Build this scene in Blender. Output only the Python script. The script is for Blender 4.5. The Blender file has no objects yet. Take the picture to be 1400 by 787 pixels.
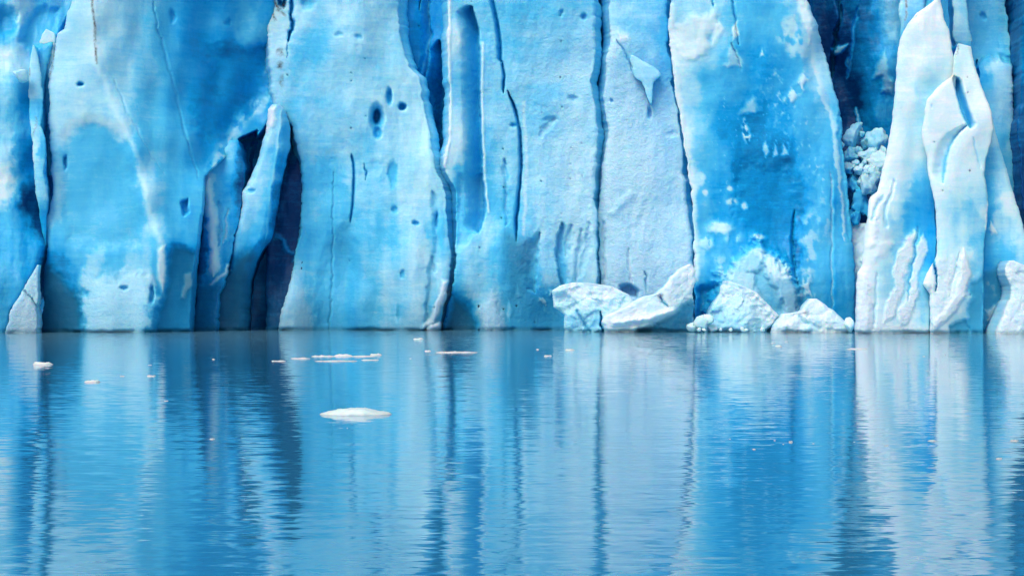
import bpy, math
import numpy as np

# ------------------------------------------------------------------ scene
S = bpy.context.scene
C = S.collection
F, HOR, CX, CAMH = 2283.0, 410.0, 700.0, 3.0      # focal length in photo pixels, horizon row, centre column, eye height (m)
rng = np.random.RandomState(7)

# ------------------------------------------------------------------ noise
_perm = np.random.RandomState(11).permutation(256).astype(np.int32)
_perm = np.concatenate([_perm, _perm, _perm])
_g = np.random.RandomState(5).normal(size=(256, 3)).astype(np.float32)
_g /= np.linalg.norm(_g, axis=1)[:, None]

def perlin(x, y, z):
    x = np.asarray(x, np.float32); y = np.asarray(y, np.float32); z = np.asarray(z, np.float32)
    xi = np.floor(x).astype(np.int32); yi = np.floor(y).astype(np.int32); zi = np.floor(z).astype(np.int32)
    xf = x - xi; yf = y - yi; zf = z - zi
    xi &= 255; yi &= 255; zi &= 255
    u = xf*xf*xf*(xf*(xf*6-15)+10); v = yf*yf*yf*(yf*(yf*6-15)+10); w = zf*zf*zf*(zf*(zf*6-15)+10)
    def g(i, j, k):
        h = _perm[_perm[_perm[(xi+i) & 255] + ((yi+j) & 255)] + ((zi+k) & 255)]
        gr = _g[h]
        return gr[..., 0]*(xf-i) + gr[..., 1]*(yf-j) + gr[..., 2]*(zf-k)
    a = g(0,0,0); a += u*(g(1,0,0)-a)
    b = g(0,1,0); b += u*(g(1,1,0)-b)
    c = g(0,0,1); c += u*(g(1,0,1)-c)
    d = g(0,1,1); d += u*(g(1,1,1)-d)
    a += v*(b-a); c += v*(d-c)
    return a + w*(c-a)

def fbm(x, y, z, n=4, gain=0.5):
    s = 0; a = 1.0; f = 1.0
    for i in range(n):
        s = s + a*perlin(x*f+i*17.3, y*f+i*5.1, z*f+i*9.7); a *= gain; f *= 2.03
    return s

def ridged(x, y, z, n=3):
    s = 0; a = 1.0; f = 1.0
    for i in range(n):
        s = s + a*(1-np.abs(perlin(x*f+i*7.3, y*f+i*3.1, z*f+i*19.7))*2); a *= 0.5; f *= 2.1
    return s

def facets(x, y, seed):
    """Flat fracture facets: every cell of a jittered grid tilts its own way."""
    xi = np.floor(x).astype(int); yi = np.floor(y).astype(int)
    best = np.full(x.shape, 1e9); out = np.zeros(x.shape)
    r = np.random.RandomState(seed); tab = r.uniform(-1, 1, (64, 64, 5))
    for i in (-1, 0, 1):
        for j in (-1, 0, 1):
            t = tab[(xi+i) & 63, (yi+j) & 63]
            cx = xi+i+0.5+0.45*t[..., 0]; cy = yi+j+0.5+0.45*t[..., 1]
            d = np.hypot(x-cx, y-cy); k = d < best
            out = np.where(k, t[..., 2]*(x-cx)+t[..., 3]*(y-cy)+0.35*t[..., 4], out); best = np.where(k, d, best)
    return out

def sstep(a, b, x):
    t = np.clip((x-a)/(b-a), 0, 1)
    return t*t*(3-2*t)

# ------------------------------------------------------------------ sculpting features (photo pixel units across the face, metres deep)
def seg_dist(px, py, pts):
    d = np.full(px.shape, 1e9, np.float32)
    for (x0, y0), (x1, y1) in zip(pts[:-1], pts[1:]):
        dx, dy = x1-x0, y1-y0
        t = np.clip(((px-x0)*dx + (py-y0)*dy)/(dx*dx+dy*dy+1e-9), 0, 1)
        d = np.minimum(d, np.hypot(px-x0-t*dx, py-y0-t*dy))
    return d

def inside(px, py, pts):
    r = np.zeros(px.shape, bool)
    n = len(pts)
    for i in range(n):
        x0, y0 = pts[i]; x1, y1 = pts[(i+1) % n]
        if y0 == y1: continue
        c = ((y0 > py) != (y1 > py)) & (px < (x1-x0)*(py-y0)/(y1-y0)+x0)
        r ^= c
    return r

def P(pts, soft=5, **k):                 # soft-edged polygon
    def m(px, py):
        sd = seg_dist(px, py, list(pts)+[pts[0]])
        sd = np.where(inside(px, py, pts), sd, -sd)
        return sstep(-soft, soft, sd)
    return m, k

def V(line, wl, wr, fade=12, **k):       # near-vertical groove: own width to the left and to the right of its line
    ys = np.array([p[0] for p in line], float); xs = np.array([p[1] for p in line], float)
    def m(px, py):
        xl = np.interp(py, ys, xs)
        t = px-xl
        a = np.where(t < 0, np.clip(1+t/wl, 0, 1), np.clip(1-t/wr, 0, 1))
        e = np.clip((py-ys[0])/fade, 0, 1)*np.clip((ys[-1]-py)/fade, 0, 1)
        # the groove narrows towards its ends
        a = np.clip(1-(1-a)/np.maximum(np.sqrt(e), 1e-3), 0, 1)
        return a*a*(3-2*a)
    return m, k

def E(cx, cy, rx, ry, soft=0.5, **k):    # ellipse
    def m(px, py):
        r = np.hypot((px-cx)/rx, (py-cy)/ry)
        return 1-sstep(1-soft, 1+soft, r)
    return m, k

def L(pts, w, **k):                      # stroke along a line
    def m(px, py):
        a = np.clip(1-seg_dist(px, py, pts)/w, 0, 1)
        return a*a*(3-2*a)
    return m, k

def shepard(px, py, pts, ax=1.7, eps=18.0, pw=1.6):
    num = 0; den = 0
    for (x, y, v) in pts:
        w = 1.0/(((px-x)*ax)**2 + (py-y)**2 + eps*eps)**pw
        num = num + w*v; den = den + w
    return num/den

# ------------------------------------------------------------------ ice material
def nd(nt, kind, **props):
    n = nt.nodes.new(kind)
    for k, v in props.items(): setattr(n, k, v)
    return n

def math_node(nt, op, a, b=None, clamp=False):
    n = nd(nt, 'ShaderNodeMath', operation=op, use_clamp=clamp)
    for i, v in enumerate((a, b)):
        if v is None: continue
        if hasattr(v, 'is_output'): nt.links.new(v, n.inputs[i])
        else: n.inputs[i].default_value = v
    return n.outputs[0]

def noise(nt, vec, scale, stretch=(1,1,1), detail=4, rough=0.55, dist=0.0):
    mp = nd(nt, 'ShaderNodeMapping'); mp.inputs['Scale'].default_value = stretch
    nt.links.new(vec, mp.inputs['Vector'])
    n = nd(nt, 'ShaderNodeTexNoise')
    n.inputs['Scale'].default_value = scale; n.inputs['Detail'].default_value = detail
    n.inputs['Roughness'].default_value = rough; n.inputs['Distortion'].default_value = dist
    nt.links.new(mp.outputs[0], n.inputs['Vector'])
    return n

def mixcol(nt, fac, a, b, mode='MIX'):
    n = nd(nt, 'ShaderNodeMix', data_type='RGBA', blend_type=mode)
    for v, i in ((fac, 0), (a, 6), (b, 7)):
        if hasattr(v, 'is_output'): nt.links.new(v, n.inputs[i])
        else: n.inputs[i].default_value = v if i == 0 else (*v, 1)
    return n.outputs[2]

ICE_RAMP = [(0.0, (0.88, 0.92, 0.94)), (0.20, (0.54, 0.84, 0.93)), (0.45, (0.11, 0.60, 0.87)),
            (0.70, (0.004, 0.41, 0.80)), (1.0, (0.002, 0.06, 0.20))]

def make_ice():
    m = bpy.data.materials.new('glacier_ice'); m.use_nodes = True
    nt = m.node_tree; nt.nodes.clear()
    out = nd(nt, 'ShaderNodeOutputMaterial'); bs = nd(nt, 'ShaderNodeBsdfPrincipled')
    nt.links.new(bs.outputs[0], out.inputs[0])
    geo = nd(nt, 'ShaderNodeNewGeometry'); pos = geo.outputs['Position']
    at = {}
    for a in ('blue', 'teal', 'dirt', 'grain'):
        n = nd(nt, 'ShaderNodeAttribute', attribute_name=a); at[a] = n.outputs['Fac']
    streak = noise(nt, pos, 1.0, (0.32, 0.3, 2.4), 6, 0.62, 0.9).outputs['Fac']
    mott = noise(nt, pos, 0.9, (1, 1, 0.8), 5, 0.6, 0.6).outputs['Fac']
    fine = noise(nt, pos, 5.0, (1, 1, 1.3), 4, 0.6).outputs['Fac']
    # layered bubbly and clear bands, mottling
    v = math_node(nt, 'MULTIPLY', math_node(nt, 'SUBTRACT', streak, 0.5), 0.20)
    v2 = math_node(nt, 'MULTIPLY', math_node(nt, 'SUBTRACT', mott, 0.5), 0.16)
    v3 = math_node(nt, 'MULTIPLY', math_node(nt, 'SUBTRACT', fine, 0.5), 0.12)
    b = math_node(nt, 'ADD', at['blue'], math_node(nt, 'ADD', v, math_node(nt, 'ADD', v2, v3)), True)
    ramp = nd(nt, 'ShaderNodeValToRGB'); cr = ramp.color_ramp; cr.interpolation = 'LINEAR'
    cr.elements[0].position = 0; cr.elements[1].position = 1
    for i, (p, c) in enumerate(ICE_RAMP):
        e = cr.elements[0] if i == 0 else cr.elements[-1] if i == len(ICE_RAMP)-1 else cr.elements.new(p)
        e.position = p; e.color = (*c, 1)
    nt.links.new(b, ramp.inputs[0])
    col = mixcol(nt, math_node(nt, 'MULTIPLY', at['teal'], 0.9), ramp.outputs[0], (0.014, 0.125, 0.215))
    gm = math_node(nt, 'MULTIPLY', math_node(nt, 'SUBTRACT', at['grain'], 0.55, True), 0.8, True)
    col = mixcol(nt, gm, col, (0.60, 0.73, 0.88))
    dn = noise(nt, pos, 3.0, (1, 1, 1.0), 5, 0.7).outputs['Fac']
    dm = math_node(nt, 'MULTIPLY', at['dirt'], math_node(nt, 'MULTIPLY', math_node(nt, 'SUBTRACT', dn, 0.32), 3.2, True), True)
    col = mixcol(nt, dm, col, (0.10, 0.075, 0.065))
    nt.links.new(col, bs.inputs['Base Color'])
    bs.inputs['Subsurface Weight'].default_value = 0.7; bs.inputs['Subsurface Radius'].default_value = (0.12, 0.5, 1.0); bs.inputs['Subsurface Scale'].default_value = 0.9
    nt.links.new(math_node(nt, 'ADD', math_node(nt, 'MULTIPLY', at['grain'], 0.3), 0.30), bs.inputs['Roughness'])
    bs.inputs['IOR'].default_value = 1.31
    bs.inputs['Specular IOR Level'].default_value = 0.4
    # surface relief: thin melt layers, scalloped snow grain
    g1 = noise(nt, pos, 3.2, (1, 1, 1.25), 4, 0.6, 0.5).outputs['Fac']
    h = math_node(nt, 'ADD', math_node(nt, 'MULTIPLY', math_node(nt, 'MULTIPLY', streak, mott), 0.04),
                  math_node(nt, 'ADD', math_node(nt, 'MULTIPLY', fine, 0.014),
                            math_node(nt, 'MULTIPLY', g1, math_node(nt, 'ADD', math_node(nt, 'MULTIPLY', at['grain'], 0.17), 0.005))))
    bp = nd(nt, 'ShaderNodeBump'); bp.inputs['Strength'].default_value = 1.0; bp.inputs['Distance'].default_value = 1.0
    nt.links.new(h, bp.inputs['Height']); nt.links.new(bp.outputs[0], bs.inputs['Normal'])
    return m
ICE = make_ice()

# ------------------------------------------------------------------ objects
def tag(o, label, cat, group=None, kind=None):
    if label: o['label'] = label
    if cat: o['category'] = cat
    if group: o['group'] = group
    if kind: o['kind'] = kind

def mesh_obj(name, co, faces, attrs, mat, parent=None, extra=()):
    co = np.asarray(co, np.float32)
    base = np.array([(co[:, 0].min()+co[:, 0].max())/2, (co[:, 1].min()+co[:, 1].max())/2, max(co[:, 2].min(), 0)], np.float32)
    if parent is not None: base = np.array(parent.location, np.float32)
    me = bpy.data.meshes.new(name)
    faces = np.asarray(faces, np.int32)
    k = faces.shape[1]
    loops = faces.ravel(); starts = np.arange(0, len(loops), k, dtype=np.int32); tot = np.full(len(faces), k, np.int32)
    for e in extra:
        e = np.asarray(e, np.int32)
        starts = np.append(starts, len(loops)).astype(np.int32); tot = np.append(tot, len(e)).astype(np.int32)
        loops = np.concatenate([loops, e])
    me.vertices.add(len(co)); me.vertices.foreach_set('co', (co-base).ravel())
    me.loops.add(len(loops)); me.loops.foreach_set('vertex_index', loops)
    me.polygons.add(len(starts)); me.polygons.foreach_set('loop_start', starts); me.polygons.foreach_set('loop_total', tot)
    me.polygons.foreach_set('use_smooth', np.ones(len(starts), bool))
    me.update(calc_edges=True); me.validate()
    for a, v in attrs.items():
        at = me.attributes.new(a, 'FLOAT', 'POINT'); at.data.foreach_set('value', np.asarray(v, np.float32).ravel())
    me.materials.append(mat)
    o = bpy.data.objects.new(name, me); C.objects.link(o)
    if parent is not None: o.parent = parent
    else: o.location = base.tolist()
    return o

def curve(pts, py):
    ys = [p[0] for p in pts]; xs = [p[1] for p in pts]
    return np.interp(py, ys, xs)

def ice(name, Lf, Rt, Y0, label=None, cat='serac', group=None, parent=None, depth=((0,0,0),), blue=((0,0,0.2),), feats=(),
        teal=0.0, grain=0.3, rl=18, rr=18, thick=9.0, side_b=0.78, amp=1.0, lump=0.0, edge=1.6, step=1.5, seed=0, taper=0.15, flare=0.0, relief=1.4, rpow=0.45, tone=0.10, base_teal=0.55):
    """A body of ice: its front runs between two edge lines (row, column), its flanks go straight back and meet behind."""
    top = Lf[0][0]; bot = Lf[-1][0]
    rows = []
    y = bot
    while y > max(top, -8): rows.append(y); y -= step
    if top < -8:
        s = step
        while y > top: rows.append(y); s *= 1.12; y -= s
    rows.append(top)
    py = np.array(rows[::-1], np.float32)
    lx = curve(Lf, py); rx = curve(Rt, py)
    sd = seed*13.7+3.1
    w0 = np.clip((rx-lx)/24, 0.15, 1)
    lx = lx + edge*w0*fbm(py*0.06, sd+0*py, 0.5+0*py, 4)*2.2
    rx = rx + edge*w0*fbm(py*0.06, sd+7+0*py, 4.5+0*py, 4)*2.2
    lx = lx + edge*w0*np.abs(fbm(py*0.16, sd+3+0*py, 9+0*py, 3))*1.2; rx = rx - edge*w0*np.abs(fbm(py*0.16, sd+5+0*py, 12+0*py, 3))*1.2
    rx = np.maximum(rx, lx+0.6)
    nx = int(max(rx-lx)/step)+8
    u = np.linspace(0, 1, nx).astype(np.float32)
    u = 0.5-0.5*np.cos(np.pi*u)*0.25 - (0.5-u)*0.75 if False else u
    PX = lx[:, None] + (rx-lx)[:, None]*u[None]
    PY = np.repeat(py[:, None], nx, 1)
    W = (rx-lx)[:, None]
    d = shepard(PX, PY, depth, 1.5, 30.0) if len(depth) > 1 else np.full(PX.shape, depth[0][2], np.float32)
    d = d*relief
    wx = fbm(PX*0.055, PY*0.055, sd+0*PX, 5, .6)*6.5; wy = fbm(PX*0.055+31, PY*0.055, sd+0*PX, 5, .6)*6.5
    b = shepard(PX+wx*1.7, PY+wy*1.2, blue, 1.7, 14.0, 2.0) if len(blue) > 1 else np.full(PX.shape, blue[0][2], np.float32)
    if tone:
        b = b + tone + 0.25*np.clip(b-0.25, 0, .4)
        b = b + 0.09*fbm(PX*0.014, PY*0.035, sd+11+0*PX, 4)*np.clip(b*3, .3, 1) + 0.045*fbm(PX*0.035, PY*0.12, sd+21+0*PX, 4)
        b = b + 0.13*fbm(PX*0.06, PY*0.006, sd+31+0*PX, 4)*sstep(60, 330, PY)*np.clip(b*4, .4, 1)
        b = np.clip(b, 0.02, 1)
    t = np.full(PX.shape, teal, np.float32) + base_teal*sstep(330, 462, PY+30*fbm(PX*.025, PY*.012, sd+0*PX, 4)); g = np.full(PX.shape, grain, np.float32); dr = np.zeros(PX.shape, np.float32)  # teal tint grows down the lowest rows of the face
    for dist, r in ((PX-lx[:, None], rl), (rx[:, None]-PX, rr)):
        re = np.minimum(r, 0.5*W); q = np.clip(dist/np.maximum(re, 1e-3), 0, 1)
        d = d + re*0.07*rpow*(1-np.sqrt(np.clip(1-(1-q)**2, 0, 1)))
    k = 0.07
    X0 = (PX-CX)*k; Z0 = (HOR-PY)*k
    # irregular outlines for every feature
    for m, f in feats:
        wa = f.get('warp', 0.6)
        mk = m(PX+wx*wa, PY+wy*wa)
        if 'brk' in f:                               # broken up into flecks
            nz = fbm(PX*f['brk'], PY*f['brk']*0.7, sd+3.3+0*PX, 4)
            mk = mk*sstep(f.get('lo', -0.1), f.get('lo', -0.1)+0.34, nz)
        d = d + mk*f.get('d', 0)
        kk = f.get('k', 1.0)
        if 'b' in f: b = b*(1-mk*kk) + f['b']*mk*kk
        if 't' in f: t = np.maximum(t, f['t']*mk*kk) if f['t'] > 0.1 else t*(1-mk*kk) + f['t']*mk*kk
        if 'g' in f: g = g*(1-mk*kk) + f['g']*mk*kk
        if 'dirt' in f: dr = np.maximum(dr, mk*f['dirt'])
    # relief: broad swells, ribs that run down the face, thin level layers, scallops
    nz = amp*(0.75*fbm(X0*0.16, Z0*0.11, sd+0*X0, 3) + 0.26*fbm(X0*0.55, Z0*0.22, sd+2+0*X0, 4)
              + 0.022*fbm(X0*0.4, Z0*2.0, sd+5+0*X0, 3) + (0.02+0.10*g)*fbm(X0*1.7, Z0*1.3, sd+8+0*X0, 4))
    if lump:
        fx = X0 + 0.35*fbm(X0*.9, Z0*.9, sd+0*X0, 3); fz = Z0 + 0.35*fbm(X0*.9+9, Z0*.9, sd+0*X0, 3)
        nz = nz + lump*(1.1*facets(fx*0.6, fz*0.7, seed) + 0.35*facets(fx*1.6, fz*1.8, seed+50) + 0.9*fbm(X0*1.3, Z0*1.4, sd+0*X0, 5, .55) - 0.5*ridged(X0*0.5, Z0*0.55, sd+0*X0, 3))
    edgefade = np.clip(np.minimum(PX-lx[:, None], rx[:, None]-PX)/4, 0.25, 1)
    zr = CAMH + (HOR-PY)/F*(Y0+d)
    d = d + 0.45*sstep(-.25, .3, fbm(X0*0.35, 0*X0, sd+40+0*X0, 3))*(1-sstep(0.08, 0.32, zr + 0.22*fbm(X0*0.7, 0*X0, sd+0*X0, 3)))
    t = t + 0.25*(1-sstep(0.2, 0.5, zr))
    Yf = Y0 + d + nz*edgefade
    XX = (PX-CX)/F*Yf; ZZ = CAMH + (HOR-PY)/F*Yf
    ns = max(4, int(thick/0.6))
    co_l = []; co_r = []; bl = []
    zz = np.arange(len(py))
    for s in range(1, ns+1):
        q = s/ns
        for side, lst in ((0, co_l), (-1, co_r)):
            sg = 1 if side == 0 else -1
            wid = XX[:, -1]-XX[:, 0]
            ins = np.minimum(taper*q*thick*0.25, wid*0.45*q) - flare*sstep(1.0, 3.0, q*thick)
            wob = amp*0.35*fbm(q*thick*0.4+0*py, py*0.02, sd+side*9+0*py, 4)*np.minimum(1, wid/3)*min(1, q*4)
            x = XX[:, side] + sg*ins + wob*0.8
            yv = np.full(len(py), Y0+thick*q, np.float32)
            yv = np.maximum(yv, Yf[:, side]+0.25*s)
            lst.append((x, yv, ZZ[:, side]))
    left = co_l[::-1]
    cols_x = np.concatenate([np.stack([c[0] for c in left], 1), XX, np.stack([c[0] for c in co_r], 1)], 1)
    cols_y = np.concatenate([np.stack([c[1] for c in left], 1), Yf, np.stack([c[1] for c in co_r], 1)], 1)
    cols_z = np.concatenate([np.stack([c[2] for c in left], 1), ZZ, np.stack([c[2] for c in co_r], 1)], 1)
    def ext(a, v):
        f = np.linspace(0, 1, ns+1)[1:]; f = np.clip(f*3, 0, 1)
        r = a[:, -1:]*(1-f)+v*f; l = a[:, :1]*(1-f)+v*f
        return np.concatenate([l[:, ::-1], a, r], 1)
    b = ext(b, side_b); t = ext(t, teal); g = ext(g, 0.1); dr = ext(dr, 0)
    nr, nc = cols_x.shape
    idx = np.arange(nr*nc).reshape(nr, nc)
    nxt = np.roll(idx, -1, 1)
    q = np.stack([idx[:-1], idx[1:], nxt[1:], nxt[:-1]], -1).reshape(-1, 4)
    co = np.stack([cols_x.ravel(), cols_y.ravel(), cols_z.ravel()], 1)
    o = mesh_obj(name, co, q, dict(blue=b, teal=t, grain=g, dirt=dr), ICE, parent, extra=[idx[0][::-1] if False else idx[0], idx[-1][::-1]])
    if parent is None: tag(o, label, cat, group)
    elif label: o['label'] = label
    return o

def ico(sub):
    import bmesh
    bm = bmesh.new(); bmesh.ops.create_icosphere(bm, subdivisions=sub, radius=1.0)
    v = np.array([p.co[:] for p in bm.verts], np.float32); f = np.array([[q.index for q in p.verts] for p in bm.faces], np.int32)
    bm.free(); return v, f
ICOS = {s: ico(s) for s in (2, 3, 4, 5)}

def chunk(name, px, py, Y, w, h, dep, label, cat, group=None, blue=0.1, seed=0, sub=4, cuts=9, rough=0.10, on_water=False, rot=0.0, grain=0.4, teal=0.0, bottom=None):
    """A broken piece of ice: a lump cut by flat fracture faces, then weathered. w, h in photo pixels at its distance, dep in metres."""
    v, f = ICOS[sub]; v = v.copy(); r = np.random.RandomState(seed+100)
    for i in range(cuts):
        n = r.normal(size=3); n /= np.linalg.norm(n); c = r.uniform(0.42, 0.8)
        ex = np.maximum(v@n-c, 0); v = v - ex[:, None]*n[None]*0.92
    v = v*(1+rough*(1.6*fbm(v[:, 0]*1.5+seed, v[:, 1]*1.5, v[:, 2]*1.5, 4)+0.9*np.abs(fbm(v[:, 0]*3.1, v[:, 1]*3.1+seed, v[:, 2]*3.1, 4)))[:, None])
    v -= (v.max(0)+v.min(0))/2; v /= (v.max(0)-v.min(0))/2
    ca, sa = math.cos(rot), math.sin(rot)
    k = Y/F
    x = v[:, 0]*w*k/2; z = v[:, 2]*h*k/2
    x, z = x*ca-z*sa, x*sa+z*ca
    cx = (px-CX)*k; cz = CAMH+(HOR-py)*k
    co = np.stack([x+cx, v[:, 1]*dep/2+Y, z+cz], 1)
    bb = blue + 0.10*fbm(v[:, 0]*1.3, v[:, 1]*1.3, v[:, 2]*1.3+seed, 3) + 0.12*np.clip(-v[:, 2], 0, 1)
    o = mesh_obj(name, co, f, dict(blue=np.clip(bb, 0, 1), teal=np.full(len(v), teal), grain=np.full(len(v), grain), dirt=np.zeros(len(v))), ICE)
    tag(o, label, cat, group)
    return o

# ------------------------------------------------------------------ the ice front, left to right
FRONT = 'ice towers of the glacier front'

ice('ice_cliff', [(-300,-75),(475,-75)],
    [(-300,112),(0,100),(45,82),(100,62),(200,57),(290,58),(335,60),(350,56),(395,36),(425,13),(455,7),(475,5)], 153,
    'smooth blue ice cliff at the left picture edge beside a narrow deep blue crevasse', 'ice cliff', FRONT,
    depth=[(-60,100,0),(-60,300,-1),(0,20,3),(12,60,2.6),(60,20,6),(90,0,8),(5,130,1.2),(20,130,1.6),(45,130,4),(55,60,4.5),(8,220,0.1),(25,220,1.8),(48,220,4.2),(15,280,0.4),(30,300,1.5),(52,290,4.5),(20,330,0),(50,345,1.0),(20,400,-.5),(0,440,-1)],
    blue=[(-50,100,.3),(10,35,.5),(25,15,.08),(60,30,.4),(45,60,.42),(75,10,.3),(10,85,.08),(30,80,.15),(8,130,.25),(18,130,.35),(35,140,.56),(8,200,.25),(14,205,.12),(24,205,.55),(40,220,.64),(5,250,.08),(20,255,.4),(35,270,.8),(12,300,.42),(30,310,.5),(52,300,.8),(20,350,.42),(45,350,.5),(20,400,.45),(3,430,.4)],
    feats=[E(10,30,13,17,d=.8,b=.62,soft=.6), P([(28,58),(40,22),(62,10),(80,15),(78,42),(60,60),(42,66)],6,d=.5,b=.52), P([(-15,215),(12,228),(16,272),(-15,290)],12,b=.08,warp=2),
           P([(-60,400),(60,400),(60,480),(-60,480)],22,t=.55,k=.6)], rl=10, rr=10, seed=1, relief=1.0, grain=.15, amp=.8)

ice('ice_wedge', [(362,51),(400,29),(425,13),(455,8),(472,7)], [(362,53),(400,52),(472,50)], 151.5,
    'small white ice wedge standing at the waterline below the leftmost crevasse', 'ice block', depth=[(20,440,0),(50,370,1)], blue=[(30,440,.06),(48,375,.14)],
    feats=[L([(33,395),(45,410),(52,425)],2.5,d=.35,b=.3)], rl=5, rr=4, thick=2.5, seed=2, grain=.7, amp=.5, side_b=.3)

ice('ice_sliver', [(62,45),(75,42),(95,39),(120,38),(150,40),(200,44),(240,46),(270,50),(300,55),(335,60)],
    [(62,46),(70,50),(95,56),(120,58),(150,59),(170,57),(200,63),(240,65),(270,66),(300,64),(335,62)], 154.2,
    'long thin pale ice sliver with a pointed tip left of the broad ice buttress', 'ice pinnacle', depth=[(45,80,1),(50,250,0),(60,330,.8)],
    blue=[(42,100,.1),(50,100,.22),(56,150,.4),(48,200,.12),(60,200,.45),(55,250,.25),(60,310,.5)],
    feats=[L([(39,92),(40,118)],3,dirt=.7),L([(49,160),(47,185)],2.5,dirt=.6), E(66,232,5,17,b=.8,d=.6)], rl=9, rr=9, thick=3, seed=3, amp=.5, taper=1, side_b=.6)

ice('ice_horn', [(40,63),(48,58),(60,54),(72,52),(100,57),(165,60),(240,66)], [(40,64),(46,75),(60,77),(80,73),(100,70),(165,68),(240,74)], 157,
    'short jagged white ice horn behind the thin sliver near the left edge', 'ice pinnacle', depth=[(65,50,.5),(65,150,.5)], blue=[(66,50,.05),(60,80,.2),(66,120,.42),(64,200,.5)],
    feats=[L([(52,66),(58,60),(64,72)],2,dirt=.6)], rl=6, rr=6, thick=3, seed=4, amp=.4)

chunk('ice_lump', 28, 104, 154.3, 20, 20, 2.0, 'small white ice knob stuck on the wall left of the thin sliver', 'ice block', blue=.2, seed=12, cuts=5, rough=.06)

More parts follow.
